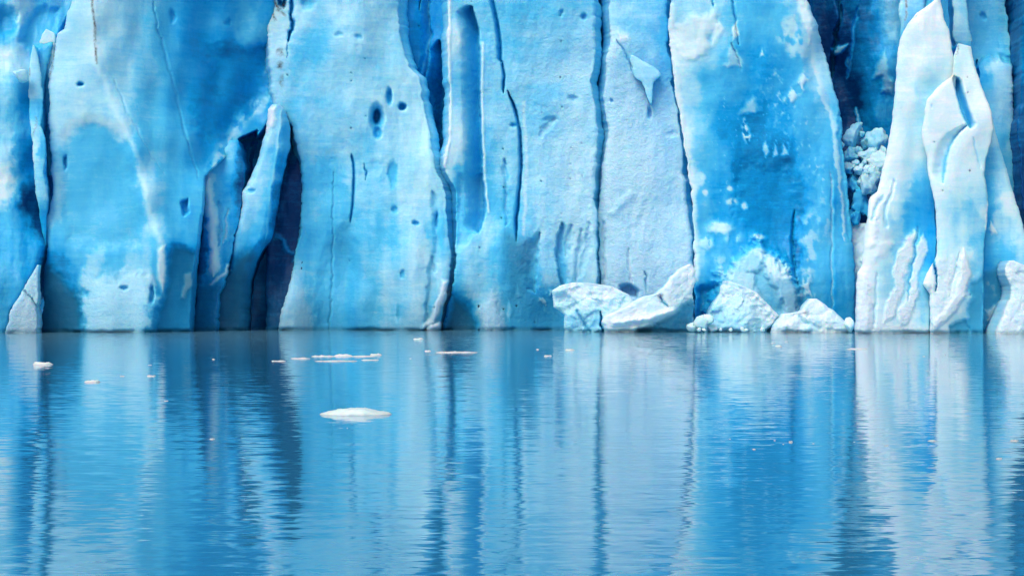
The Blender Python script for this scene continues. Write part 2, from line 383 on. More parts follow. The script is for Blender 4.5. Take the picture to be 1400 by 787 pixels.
ice('ice_buttress', [(-300,122),(0,98),(40,86),(47,76),(80,71),(105,67),(150,66),(200,68),(260,72),(285,66),(300,62),(340,64),(365,61),(455,56),(472,55)],
    [(-300,385),(0,375),(150,378),(168,366),(185,353),(197,346),(240,340),(290,337),(472,332)], 155,
    'broad two-faced ice buttress with a dirt-streaked crest and a teal arch low on it', 'serac', FRONT,
    depth=[(80,80,2.2),(110,40,.6),(129,20,0),(132,85,0),(100,100,.5),(75,160,1.2),(150,130,.6),(165,165,.2),(185,205,0),(120,200,.9),(150,240,1.3),(100,260,.9),(200,270,-.1),(220,330,-.2),(150,330,.1),(80,330,.4),(80,420,.3),(150,420,-.8),(200,420,-.8),(235,400,.9),(262,400,2.6),(250,300,1.6),(270,270,3.0),
           (160,40,1.2),(200,40,3),(240,40,5),(290,40,8.5),(340,40,11),(365,80,13),(180,110,2),(220,130,3.4),(260,130,6),(300,110,9.5),(350,140,13),(320,180,11),(220,200,2),(250,200,3.8),(285,210,7)],
    blue=[(110,20,.16),(128,60,.06),(85,70,.14),(90,110,.13),(120,110,.17),(145,130,.18),(80,160,.15),(110,150,.12),(160,160,.16),(85,200,.3),(75,260,.2),(120,190,.42),(150,200,.48),(120,230,.43),(170,230,.45),(100,280,.40),(150,280,.42),(185,290,.40),(205,260,.2),(215,310,.22),(100,330,.34),(150,335,.35),(200,340,.28),
          (150,40,.18),(180,40,.24),(205,30,.3),(160,90,.2),(200,90,.3),(230,60,.42),(260,40,.52),(300,30,.48),(345,35,.42),(250,90,.48),(280,60,.52),(320,90,.68),(360,95,.72),(200,140,.33),(240,150,.44),(275,140,.58),(310,140,.68),(350,130,.5),(220,190,.34),(245,200,.40),(262,220,.45),(290,180,.62),(305,170,.6),(315,205,.35),(290,215,.5),(220,240,.34),(250,250,.38),(268,260,.35),(235,300,.35),(265,300,.4),(240,350,.58),(260,360,.55),(250,420,.66),(220,440,.6),(150,420,.13),(190,400,.1),(130,440,.15),(85,380,.6),(80,430,.7)],
    feats=[L([(128,-40),(128,0),(129,40),(132,88),(150,130),(168,170),(190,225),(203,280),(218,330)],9,d=-.10,b=.12,k=.5,warp=.7),
           L([(124,-5),(127,12),(129,32),(130,60),(132,86)],3.2,dirt=1.0,warp=.3), L([(75,48),(74,65),(72,92),(68,107)],3.4,dirt=1.0,warp=.4),
           P([(84,190),(98,172),(122,164),(146,166),(160,182),(172,212),(182,245),(192,300),(190,330),(140,338),(95,325),(82,280)],13,d=.35,b=.43,k=.6,t=.18),
           L([(84,190),(98,171),(122,162),(148,164),(163,184)],15,b=.08,k=.55,warp=1.2),
           E(110,116,4.5,3,d=.6,b=.7), E(90,222,2.5,9,d=.6,b=.6), P([(247,276),(255,272),(259,280),(256,290),(250,295)],2,d=1.0,b=.68),
           V([(0,208),(40,215),(75,225),(130,240),(170,250),(220,264),(245,272)],1.8,4,d=.22,b=.52,k=.8,fade=60,warp=.5),
           V([(100,150),(150,172),(175,185),(210,205),(240,226)],1.5,4,d=.12,b=.38,k=.7,fade=60,warp=.5),
           P([(285,68),(315,72),(366,62),(378,125),(335,148),(310,192),(285,186),(262,172),(292,128)],14,b=.72,d=.5,k=.75,warp=1.4),
           P([(322,5),(360,5),(366,52),(330,60),(318,30)],12,b=.36,k=.55,warp=1.5,brk=.06,lo=-.2),
           P([(372,125),(345,138),(318,170),(306,196),(316,200),(340,165),(372,146)],7,b=.22,k=.75,brk=.09,lo=-.25),
           P([(300,200),(318,196),(321,208),(290,238),(280,232)],6,b=.22,k=.8,brk=.1,lo=-.3),
           E(236,22,4,9,b=.6,d=.35), E(310,30,4,5,b=.7,d=.3),
           P([(112,372),(145,376),(158,384),(176,374),(205,379),(212,398),(212,430),(204,460),(110,475)],9,b=.27,d=-.12,g=.7,t=.08,k=.85,warp=2.2),
           P([(112,372),(118,347),(138,344),(142,360),(128,375)],6,b=.24,d=-.06,k=.6,warp=1.5), E(170,394,5,3,b=.5,d=.4), E(207,402,3.4,11,b=.6,d=.7),
           P([(46,352),(70,365),(92,392),(111,400),(112,480),(46,480)],10,b=.75,t=.95,d=.25,warp=1.4), 
           P([(216,338),(226,334),(229,372),(224,405),(216,380)],4,b=.08,d=-0.17),
           P([(328,190),(321,207),(303,222),(282,242),(278,292),(274,330),(269,400),(264,490),(350,490),(350,180)],2.5,d=5.5,b=.72,warp=.3), P([(279,296),(300,280),(345,250),(352,490),(263,490),(268,385),(275,330)],6,d=6,b=.85,warp=.2), P([(240,336),(268,344),(270,400),(266,480),(208,480),(214,432),(228,398),(232,350)],6,b=.68,d=.7,t=.7,k=.9),
           P([(254,374),(262,371),(261,392),(252,410),(248,408)],2.5,b=.3,d=-0.12),
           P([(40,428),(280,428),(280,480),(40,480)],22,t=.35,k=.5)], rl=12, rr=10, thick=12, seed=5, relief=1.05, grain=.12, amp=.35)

ice('ice_pillar', [(192,314),(212,301),(236,281),(250,278),(290,279),(330,274),(400,267),(455,263),(472,263)], [(192,326),(207,332),(247,334),(290,330),(335,318),(365,312),(400,302),(455,296),(472,296)], 162.3,
    'slim blue ice pillar with a white crest, between the broad buttress and the leaning fin', 'serac', FRONT,
    depth=[(312,205,1),(285,255,-.4),(288,300,-.8),(290,350,-.8),(276,310,1.2),(305,270,.3),(318,270,.7),(310,330,.6),(275,400,1.0),(300,420,0)],
    blue=[(314,205,.25),(300,225,.4),(310,230,.5),(328,215,.72),(330,250,.8),(328,280,.75),(284,250,.14),(285,275,.10),(300,260,.42),(316,250,.55),(276,310,.75),(276,340,.8),(288,310,.12),(291,355,.10),(302,300,.3),(300,335,.22),(318,290,.5),(312,330,.52),(310,350,.55),(276,360,.8),(275,420,.75),(290,400,.5)],
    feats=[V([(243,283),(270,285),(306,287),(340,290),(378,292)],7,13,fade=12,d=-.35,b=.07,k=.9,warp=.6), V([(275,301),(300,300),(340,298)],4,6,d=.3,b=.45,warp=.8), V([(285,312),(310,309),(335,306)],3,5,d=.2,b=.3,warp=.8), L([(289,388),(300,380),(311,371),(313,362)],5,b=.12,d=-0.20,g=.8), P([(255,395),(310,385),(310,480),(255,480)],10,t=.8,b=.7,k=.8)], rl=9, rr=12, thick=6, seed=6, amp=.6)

ice('ice_fin', [(143,372),(150,366),(172,364),(190,360),(214,354),(243,342),(262,331),(281,330),(302,325),(331,318),(369,313),(381,302),(387,289),(419,275),(455,266),(472,265)],
    [(143,382),(150,390),(172,396),(200,397),(231,390),(256,384),(298,378),(327,371),(344,358),(369,347),(400,343),(455,341),(472,340)], 162.5,
    'tall leaning ice fin with a pale lit edge beside the darkest cavity of the cliff', 'serac', FRONT,
    depth=[(372,160,.4),(381,180,.3),(368,190,.1),(360,230,.1),(375,231,.2),(345,265,-.1),(366,290,0),(340,330,.2),(320,350,.4),(300,400,.8),(330,430,1.2)],
    blue=[(370,150,.08),(382,152,.3),(368,185,.16),(376,185,.25),(388,180,.5),(358,225,.2),(370,225,.26),(384,225,.6),(340,262,.16),(356,262,.22),(366,262,.28),(378,262,.66),(335,300,.2),(352,300,.28),(365,300,.36),(375,300,.7),(325,330,.34),(345,325,.4),(362,330,.62),(320,352,.46),(342,350,.55),(335,380,.66),(310,395,.62),(280,430,.5),(300,440,.75),(325,440,.8)],
    feats=[E(343,260,5,2.5,b=.5,d=.25),P([(365,150),(378,146),(376,165),(366,182),(364,170)],3,b=.03,d=-.12,g=.8), V([(146,386),(180,382),(231,376),(256,371),(298,368),(327,363)],4,3,d=-.08,b=.1,k=.35,fade=20,warp=.4),
           P([(255,392),(300,378),(318,352),(345,342),(348,490),(250,490)],14,t=1.0,b=.82,k=.9,warp=1.2),L([(313,369),(302,381),(289,387),(276,415)],4,b=.2,d=-.12,g=.8)], rl=9, rr=17, rpow=2.2, thick=7, seed=7, relief=1.6, grain=.2, amp=.55, edge=1.1, side_b=1.0, base_teal=.4)  # lower face and right flank: shade painted as dark blue and teal

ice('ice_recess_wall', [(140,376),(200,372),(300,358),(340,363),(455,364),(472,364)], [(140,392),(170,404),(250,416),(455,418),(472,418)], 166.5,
    'dark navy ice wall set back in the cavity right of the leaning fin', 'ice wall', depth=[(375,200,2),(400,260,.5),(385,330,1),(400,400,0)],
    blue=[(382,180,.5),(395,190,.62),(385,230,.68),(402,240,.86),(380,290,.78),(402,300,.95),(400,345,.86),(390,380,.95),(385,440,1)], feats=[L([(366,310),(385,330),(404,350)],8,b=.8,d=-.2,k=.7,warp=1.5)], rl=8, rr=5, thick=6, seed=8, side_b=1)  # cavity shade painted in: blue values run to near black

ice('ice_wall', [(-300,352),(0,365),(40,364),(120,370),(145,374),(172,398),(210,408),(240,412),(290,412),(320,409),(350,404),(390,395),(420,386),(455,380),(472,379)],
    [(-300,540),(0,545),(40,546),(80,555),(95,563),(105,573),(125,578),(160,583),(195,590),(235,597),(260,608),(300,611),(350,617),(385,613),(410,608),(440,602),(472,600)], 166,
    'wide pale ice wall pierced by a few round holes, dirt stains at its upper left corner', 'serac', FRONT,
    depth=[(372,40,.5),(380,120,.3),(410,60,0),(480,60,-.4),(540,60,.6),(430,160,0),(500,160,0),(570,150,.6),(420,280,.3),(455,260,.9),(480,260,.2),(520,260,-.3),(590,260,-.2),(440,360,.6),(470,360,1.2),(500,340,0),(560,360,-.9),(600,330,-.3),(400,430,-.8),(440,430,.4),(500,430,-.2),(570,430,-1.2)],
    blue=[(368,30,.12),(380,60,.14),(390,110,.22),(410,20,.2),(405,80,.3),(430,60,.34),(470,30,.2),(520,30,.2),(470,90,.24),(520,90,.22),(400,160,.3),(440,150,.25),(490,140,.22),(550,140,.18),(570,170,.14),(430,200,.28),(470,200,.24),(540,190,.16),(580,220,.14),(430,240,.38),(425,290,.36),(440,290,.38),(470,270,.38),(490,250,.2),(510,260,.26),(545,260,.2),(575,260,.15),(600,260,.2),(410,330,.36),(440,340,.42),(470,350,.46),(500,340,.3),(515,320,.32),(540,320,.22),(575,330,.16),(595,320,.34),(610,350,.24),(395,400,.14),(410,430,.13),(430,400,.35),(445,420,.45),(470,410,.42),(500,410,.34),(535,400,.18),(570,410,.14),(595,420,.34),(600,390,.2),(390,445,.15),(450,445,.5),(540,440,.22)],
    feats=[P([(376,-8),(382,-8),(386,4),(391,-8),(393,-2),(388,10),(380,8)],2,d=1.2,b=.75), L([(371,2),(377,9),(385,12),(391,4)],4,dirt=1.2),L([(371,4),(373,16),(376,27)],3,dirt=1.2),L([(380,14),(390,20)],3.5,dirt=.8), E(382,70,4.5,5,dirt=.9),E(383,90,4,6,dirt=.9),E(386,112,3,8,dirt=.7),
           V([(-60,397),(0,398),(30,400),(48,397),(59,394)],4,4,d=1.4,b=.68,fade=10), E(421,3,9,9,d=.6,b=.45), V([(56,393),(68,392),(80,391)],1.5,2,d=.3,b=.5),
           E(515,161,8.5,16,d=1.0,b=.55,warp=.25), E(514.5,159,4.5,10,d=1.1,b=.88,soft=.35,warp=.2), E(516.5,182,5,7,d=.8,b=.62,warp=.25), E(532,132,3.6,10,d=.8,b=.62,warp=.3), E(550,146,5,5,d=1.1,b=.72,soft=.4,warp=.2),
           E(455,217,7,8,d=.12,b=.45,soft=.9), E(537,238,5,16,d=.3,b=.55), E(514,228,8,9,d=.12,b=.4),E(540,287,4,5,b=.55,d=.3),E(568,305,4,3,b=.6,d=.4), E(597,301,2.6,10,d=.6,b=.72), E(550,375,3,4,b=.5,d=.3),E(543,430,2.5,10,b=.45,d=.3), E(490,50,6,3,b=.45,d=.2), E(463,48,5,3,b=.4,d=.2),
           V([(210,480),(224,483),(250,483),(280,482),(305,478)],2,4,d=.8,b=.75,warp=.2), V([(222,499),(236,500),(246,498)],1.5,2.5,d=.5,b=.7),
           V([(230,455),(280,455),(340,454),(400,452),(470,450)],1.6,2.5,d=.22,b=.55,k=.8,fade=60,warp=.6),
           P([(455,320),(482,300),(480,350),(474,470),(432,470),(436,380)],9,b=.5,d=.3,k=.7,t=.2),
           V([(260,592),(290,595),(330,597),(370,594)],7,7,d=.35,b=.42,k=.7), V([(350,590),(390,588),(440,583),(472,575)],6,9,d=.5,b=.38,k=.7),
           P([(604,382),(613,383),(614,396),(608,414),(592,440),(578,452),(574,450),(592,424),(600,402)],2.5,b=.06,d=-.5,g=.5), P([(580,452),(594,440),(602,440),(601,475),(572,475)],2.5,b=.05,d=-.5),
           P([(440,230),(520,230),(520,330),(490,420),(400,420),(404,300)],30,b=.4,k=.25),
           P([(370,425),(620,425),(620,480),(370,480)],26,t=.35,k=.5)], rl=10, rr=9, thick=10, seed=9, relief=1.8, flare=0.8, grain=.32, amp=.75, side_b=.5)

ice('ice_slab', [(-300,530),(150,538),(300,575),(330,590)], [(-300,640),(150,632),(300,632),(330,628)], 170,
    'deep blue ice slab recessed in the upper cleft between the pierced wall and the fluted column', 'ice wall', depth=[(555,40,0),(575,90,.3),(595,40,1.2),(600,130,2.0),(610,60,.4),(590,200,2)],
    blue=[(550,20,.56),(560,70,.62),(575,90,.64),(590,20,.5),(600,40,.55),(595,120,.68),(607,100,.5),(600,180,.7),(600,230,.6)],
    feats=[V([(-200,586),(0,586),(40,588),(75,587),(110,580)],14,1.5,d=1.3,b=.62,fade=6), V([(55,603),(90,605),(140,606),(190,604)],17,2,d=2.0,b=.76,fade=15), L([(575,106),(583,75),(587,55)],3,b=.5,d=-0.20), V([(-100,573),(0,575),(14,573)],3,2,d=.8,b=.85)], rl=4, rr=4, thick=5, seed=10, amp=.7)

ice('fluted_ice_column', [(-300,606),(0,612),(50,610),(90,612),(140,615),(190,612),(215,606),(235,609),(260,622),(290,623),(330,622),(360,624),(390,618),(430,609),(455,603),(472,602)],
    [(-300,808),(0,811),(15,815),(80,814),(110,808),(140,814),(175,818),(240,816),(265,812),(300,817),(350,816),(385,817),(472,818)], 166,
    'wide ice column carved by a long scooped flute and a wandering blue crack', 'serac', FRONT,
    depth=[(616,60,-.4),(616,200,-.4),(640,5,0),(665,60,0),(668,150,.2),(675,260,.2),(695,60,.3),(700,200,.2),(730,60,.5),(790,60,.6),(740,200,.2),(790,200,.2),(740,280,0),(800,280,0),(640,370,-.6),(680,350,-.4),(700,420,.2),(640,440,.8),(760,360,0),(760,430,.8),(800,360,.1),(670,440,-1)],
    blue=[(614,60,.04),(616,200,.05),(622,100,.26),(635,10,.28),(665,60,.30),(662,150,.24),(668,200,.30),(672,250,.33),(695,30,.32),(695,150,.26),(700,220,.24),(730,40,.30),(780,30,.30),(740,90,.28),(800,90,.2),(745,150,.32),(790,150,.2),(740,210,.22),(790,210,.14),(740,270,.2),(790,270,.14),(690,290,.3),(640,250,.4),(640,300,.44),(640,350,.24),(665,320,.22),(685,340,.32),(700,370,.42),(715,350,.45),(720,400,.5),(650,390,.26),(675,420,.2),(630,430,.62),(740,330,.24),(790,330,.16),(750,370,.22),(800,370,.18),(745,420,.55),(780,430,.5)],
    feats=[L([(616,-60),(614,60),(616,150),(614,195),(604,240)],4,b=.03,d=-0.15,k=.9,g=.7,warp=.2),
           V([(8,645),(20,648),(40,653),(75,655),(120,655),(180,657),(240,659),(290,662),(318,655)],27,2.2,d=2.3,b=.66,fade=9,warp=.25,t=.1), L([(660,60),(659,130),(663,250),(668,290)],3,b=.08,d=-.15,k=.8,warp=.2),
           P([(628,240),(661,240),(661,285),(652,312),(638,332),(624,344),(624,290)],5,b=.42,d=.5,k=.7),
           V([(-60,668),(0,674),(30,681),(60,685),(86,685)],7,2,d=1.4,b=.72,fade=6,warp=.2), V([(82,686),(105,690),(128,688)],4,1.8,d=1.2,b=.74,fade=8,warp=.2), V([(122,694),(150,706),(180,712),(220,714),(262,711),(300,707),(330,706)],5.5,1.8,d=1.4,b=.75,fade=26,warp=.2),
           V([(215,690),(240,692),(310,694)],6,3,d=.4,b=.42), E(702,170,4,2.5,b=.6,d=.4),
           L([(716,140),(720,220),(716,320)],4,b=.1,k=.6,g=.8,warp=.3),
           E(768,18,3,4,b=.55,d=.3), E(798,23,4,4,b=.62,d=.5,warp=.2), E(783,134,6,4,b=.42,d=.3), E(752,163,8,4,b=.42,d=.25), E(740,146,14,6,b=.4,d=.1,brk=.1), P([(735,185),(757,160),(760,164),(740,190)],2,b=.36,d=.25),
           P([(716,40),(840,0),(840,360),(716,360)],70,g=.85,k=1,warp=4),
           P([(622,405),(636,415),(652,440),(656,490),(596,490),(608,440)],9,b=.75,t=1.0,d=.4,warp=.8), 
           P([(672,394),(680,408),(689,430),(689,462),(660,450),(655,425)],6,b=.24,d=-.15,g=.8,brk=.06,lo=-.5), P([(697,408),(703,424),(697,438),(692,430)],2.5,b=.06,d=-0.15), P([(708,388),(713,406),(706,407)],2,b=.05,d=-0.10),
           V([(315,740),(340,733),(365,731),(400,730)],24,5,d=.7,b=.48,fade=25,warp=.7), V([(305,767),(325,762),(350,762),(375,765),(392,767)],4,20,d=.9,b=.52,fade=22,warp=.7), V([(305,779),(325,776),(350,773)],6,14,d=.4,b=.36,fade=25,warp=.9), V([(305,806),(340,800),(380,792)],5,10,d=.25,b=.3,fade=25,warp=.9), V([(312,795),(350,789),(390,786)],5,9,d=.3,b=.3,fade=25,warp=.9),
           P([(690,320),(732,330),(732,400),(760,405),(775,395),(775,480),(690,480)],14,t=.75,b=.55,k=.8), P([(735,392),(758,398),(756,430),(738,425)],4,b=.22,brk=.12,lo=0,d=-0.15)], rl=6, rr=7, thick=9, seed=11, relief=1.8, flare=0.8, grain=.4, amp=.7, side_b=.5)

serac5 = ice('snowy_ice_column', [(-300,835),(0,833),(50,834),(80,830),(120,825),(150,827),(175,831),(200,828),(240,822),(290,818),(350,820),(385,821),(472,824)],
    [(-300,905),(0,912),(60,913),(80,917),(120,920),(150,926),(175,930),(220,935),(260,938),(290,942),(320,947),(472,948)], 167,
    'narrow snow-crusted ice column between two thin dark crevasses', 'serac', FRONT,
    depth=[(840,60,0),(880,40,.2),(905,60,.6),(850,140,.3),(900,130,.9),(850,250,.2),(900,250,.4),(930,260,.9),(860,360,.1),(920,340,.3)],
    blue=[(836,60,.08),(860,30,.24),(890,30,.26),(906,40,.36),(855,80,.2),(890,85,.22),(910,100,.36),(840,130,.14),(860,140,.14),(905,130,.3),(880,160,.18),(845,200,.08),(880,210,.12),(918,180,.2),(850,270,.10),(890,260,.12),(925,230,.14),(860,340,.12),(900,330,.12),(930,330,.12),(860,385,.16)],
    feats=[P([(846,45),(862,47),(860,58),(848,58)],5,b=.04,d=-0.10,warp=1), V([(55,842),(70,852),(86,861),(100,864)],2,4,d=.3,b=.42,warp=.4),
           V([(368,882),(385,883),(400,884)],2,3,d=.4,b=.5), P([(848,390),(858,387),(872,396),(870,406),(850,404)],2.5,d=1.2,b=.8), L([(836,290),(850,280),(862,266)],9,d=-.15), L([(866,304),(876,285),(880,268)],8,d=-.12),
           V([(300,826),(350,826),(395,827)],4,4,b=.2,d=.3), V([(340,858),(370,860),(395,862)],3,4,d=.25,b=.2), E(888,155,2.5,8,d=.5,b=.66,warp=.2), E(836,139,2.5,3,d=.3,b=.5), E(918,183,7,4,b=.3,d=.2),
           P([(808,60),(960,110),(960,480),(800,480)],60,g=.95,k=1,warp=4)], rl=13, rr=7, thick=8, seed=12, flare=0.8, grain=.45, amp=.6, side_b=.5)
ice('snow_ledge', [(76,862),(86,861),(96,864),(106,868),(112,876),(126,882),(136,886),(142,889)], [(76,866),(84,880),(92,894),(104,902),(110,896),(116,893),(126,892),(142,891)], 166.6,
    parent=serac5, depth=[(875,85,.3),(885,100,.05),(885,120,.2),(889,140,.35)], blue=[(880,95,.15),(888,135,.2)], rl=8, rr=8, thick=1.5, seed=13, grain=.3, amp=.5, edge=2.6, label='white snow ledge dripping icicles')

tower = ice('blue_ice_tower', [(-300,925),(0,917),(30,914),(60,915),(100,919),(145,926),(165,931),(200,936),(240,941),(280,947),(320,948),(472,950)],
    [(-300,1078),(0,1104),(40,1120),(80,1130),(120,1141),(165,1151),(200,1153),(260,1159),(330,1166),(370,1170),(472,1170)], 160,
    'massive vivid blue ice tower tapering upward with white frost splashed over its face', 'serac', FRONT,
    depth=[(920,60,.4),(930,150,.3),(945,250,.3),(950,350,.4),(960,40,-.3),(990,60,-.4),(1040,60,0),(1080,60,.3),(1100,40,-.1),(1125,80,1),(960,200,0),(1040,200,.6),(1100,180,.4),(1140,170,.6),(1000,300,.5),(1060,300,.9),(1120,300,.4),(1155,300,.9),(1000,420,-.3),(1060,400,-.6),(1130,400,0)],
    blue=[(918,60,.05),(922,100,.06),(935,180,.06),(942,240,.08),(935,20,.18),(945,60,.14),(970,20,.2),(975,60,.24),(1000,20,.32),(1030,30,.38),(1060,20,.34),(1090,15,.24),(945,130,.2),(970,120,.38),(1000,100,.42),(1040,90,.54),(1070,90,.46),(1090,70,.38),(1115,60,.16),(1125,90,.18),(960,180,.28),(960,220,.34),(990,170,.55),(1030,160,.60),(1070,150,.52),(1100,150,.38),(1125,140,.28),(975,240,.48),(1020,220,.62),(1070,220,.64),(1110,220,.46),(1135,200,.36),(1148,220,.42),(960,290,.36),(985,290,.5),(1030,270,.64),(1065,280,.7),(1090,270,.62),(1120,270,.42),(1145,280,.42),(955,350,.3),(975,350,.46),(1010,340,.5),(1060,330,.7),(1080,350,.72),(1110,330,.38),(1140,340,.36),(1160,340,.4),(970,400,.6),(1010,400,.3),(1110,390,.4),(1140,400,.46),(1155,430,.5),(1100,440,.35)],
    feats=[L([(918,10),(917,60),(922,100),(930,150),(938,200),(944,250),(949,300),(951,380)],9,b=.04,d=-0.10,k=.8,warp=.5),
           P([(922,38),(945,20),(965,22),(978,10),(982,36),(972,50),(966,72),(945,82),(930,80),(920,60)],6,b=.05,d=-0.17,k=.75,warp=1.4), 
           V([(-40,972),(0,975),(14,976)],2,3,d=.5,b=.6), V([(-20,1000),(0,1001),(25,1004),(50,1008),(62,1010)],2,3,d=.7,b=.6,warp=.4), V([(58,1000),(80,1008),(98,1013)],1.5,2.5,d=.5,b=.6,warp=.4),
           P([(1002,58),(1012,78),(1015,92),(990,92),(996,76)],4,b=.2,d=-.08,k=.8,warp=1.0), P([(1006,28),(1012,48),(1003,56),(1001,40)],2,b=.10,d=-0.12), P([(984,28),(990,40),(982,55),(974,62),(977,42)],3,b=.12,d=-0.15),
           P([(1028,132),(1037,150),(1034,154),(1012,153)],4,b=.22,d=-.06,k=.8,warp=1.0), P([(1017,160),(1024,175),(1026,187),(1021,196),(1014,184)],2.5,b=.15,d=-0.10,brk=.2,lo=-.2), P([(1043,66),(1046,76),(1040,80)],2,b=.15,d=-.1),
           P([(1104,94),(1106,108),(1098,122),(1086,140),(1074,145),(1070,136),(1086,118)],4,b=.14,d=-0.15,brk=.1,lo=-.15), P([(1070,28),(1088,15),(1098,40),(1108,66),(1105,84),(1080,72),(1066,58)],7,b=.16,k=.85,warp=1.4,brk=.07,lo=-.25), P([(1085,-6),(1104,-6),(1112,40),(1108,62),(1098,30)],4,b=.08,d=-.15),
           P([(1048,192),(1052,210),(1046,214),(1044,198)],1.5,b=.3),P([(1060,196),(1064,212),(1057,215)],1.5,b=.3),P([(1072,195),(1076,210),(1069,212)],1.5,b=.3), 
           P([(1050,70),(1090,120),(1140,250),(1120,260),(1080,200),(1040,140)],18,b=.2,brk=.16,lo=.12,k=.7), P([(955,90),(1000,100),(1080,160),(1090,300),(980,300),(950,200)],20,b=.22,brk=.25,lo=.34,k=.7),
           V([(-10,1094),(40,1106),(80,1110),(125,1122),(165,1136),(200,1142),(260,1148),(330,1155)],3,11,b=.10,k=.75,fade=50,warp=.8), V([(150,1147),(200,1149),(260,1154),(330,1162)],5,5,b=.5,d=.2,fade=20),
           P([(1020,215),(1050,232),(1085,230),(1090,290),(1083,322),(1089,384),(1064,352),(1045,328),(1022,318),(1000,285),(1008,250)],14,b=.72,d=.3,k=.7,warp=2.2),
           V([(285,1087),(325,1084),(370,1088),(390,1091)],5,1.5,d=.9,b=.76,fade=18,warp=.4),
           E(984,312,16,9,b=.16,d=-0.17,warp=1.1), E(965,332,10,10,b=.26,d=-0.15,brk=.12,lo=-.2), E(1002,325,12,8,b=.34,brk=.12,lo=-.1,d=-0.10), E(1038,324,10,3,b=.25,d=-0.10), E(957,245,7,9,b=.2,brk=.1,lo=-.3), E(965,264,4,4,b=.15),E(998,258,4,4,b=.2),E(1000,276,9,4,b=.22,brk=.1,lo=-.3),E(1017,282,4,5,b=.2),
           P([(975,350),(1003,348),(1008,375),(985,378)],8,b=.26,brk=.1,lo=-.2,k=.8), P([(1015,350),(1035,328),(1050,340),(1066,354),(1082,374),(1090,392),(1094,420),(1094,480),(955,480),(965,420),(990,370)],9,b=.17,d=-1.3,k=.8,warp=2.2,g=.6),
           P([(1032,340),(1068,352),(1086,376),(1060,388)],4,b=.14,d=-0.20,warp=1.4,brk=.08,lo=-.3), P([(1030,370),(1044,362),(1058,395),(1075,425),(1056,428),(1036,400)],5,b=.42,d=.6,k=.8,warp=1.2),
           P([(953,395),(978,388),(984,402),(975,430),(956,440)],6,b=.72,d=1.0,k=.9,t=.2), P([(1095,300),(1112,285),(1120,330),(1110,380),(1094,385)],8,b=.22,brk=.08,lo=-.15,k=.8,warp=1.3), P([(1096,385),(1106,370),(1112,400),(1124,430),(1098,440),(1090,420)],5,b=.14,brk=.12,lo=-.2,d=-0.15), P([(1120,230),(1140,240),(1145,300),(1130,330),(1112,300)],12,b=.26,brk=.09,lo=-.1,k=.7),
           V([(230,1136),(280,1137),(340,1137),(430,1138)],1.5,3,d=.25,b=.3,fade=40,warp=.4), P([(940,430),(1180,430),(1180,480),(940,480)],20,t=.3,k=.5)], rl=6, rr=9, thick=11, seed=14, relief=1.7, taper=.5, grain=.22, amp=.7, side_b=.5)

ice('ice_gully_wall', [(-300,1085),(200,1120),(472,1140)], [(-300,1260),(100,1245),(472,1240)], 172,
    'shadowy dark blue ice gully wall behind the gap right of the blue tower', 'ice wall', 
    depth=[(1125,20,1.5),(1150,40,.5),(1135,70,2),(1160,60,1),(1175,50,-.5),(1190,20,-.6),(1150,110,2.4),(1180,100,-.5),(1200,60,-.3),(1215,80,-2),(1170,150,2),(1200,140,-.4),(1150,280,2),(1190,300,0)],
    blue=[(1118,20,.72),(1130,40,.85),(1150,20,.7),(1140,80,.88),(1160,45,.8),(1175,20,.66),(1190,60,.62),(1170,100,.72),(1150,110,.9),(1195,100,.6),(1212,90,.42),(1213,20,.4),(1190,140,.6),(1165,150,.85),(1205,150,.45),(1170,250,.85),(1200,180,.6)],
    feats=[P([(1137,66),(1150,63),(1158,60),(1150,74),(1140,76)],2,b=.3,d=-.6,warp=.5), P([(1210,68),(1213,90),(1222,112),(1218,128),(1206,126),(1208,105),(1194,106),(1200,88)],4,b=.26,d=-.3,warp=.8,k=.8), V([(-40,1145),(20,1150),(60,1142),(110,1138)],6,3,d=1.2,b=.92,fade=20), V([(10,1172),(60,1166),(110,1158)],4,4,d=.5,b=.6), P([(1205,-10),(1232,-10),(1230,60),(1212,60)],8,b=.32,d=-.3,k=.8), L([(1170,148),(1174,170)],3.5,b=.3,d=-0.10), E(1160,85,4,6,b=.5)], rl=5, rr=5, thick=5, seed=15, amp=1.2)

# right-hand spires
ice('ice_pinnacle', [(-300,1212),(0,1229),(60,1230),(220,1228)], [(-300,1262),(0,1266),(60,1275),(220,1260)], 155.5,
    'blunt pale pinnacle with a brown streak behind the pointed white spire', 'ice pinnacle', FRONT, depth=[(1240,10,0),(1260,60,1)], blue=[(1233,20,.14),(1245,20,.2),(1232,60,.3),(1255,60,.25)],
    feats=[L([(1239,-10),(1240,10),(1238,28)],3,dirt=.8,b=.05)], rl=9, rr=9, thick=5, seed=16, taper=1.0, amp=.5)
ice('ice_spike', [(-300,1290),(0,1302),(45,1303),(120,1310)], [(-300,1316),(0,1322),(30,1325),(60,1329),(120,1336)], 153.5,
    'upright pale ice spike rising behind the folded spire', 'ice pinnacle', FRONT, depth=[(1310,20,0),(1318,90,.5)], blue=[(1306,20,.1),(1316,20,.22),(1315,80,.35)], feats=[E(1308,62,6,5,dirt=.7)], rl=8, rr=8, thick=4, seed=17, taper=1.0, amp=.4)
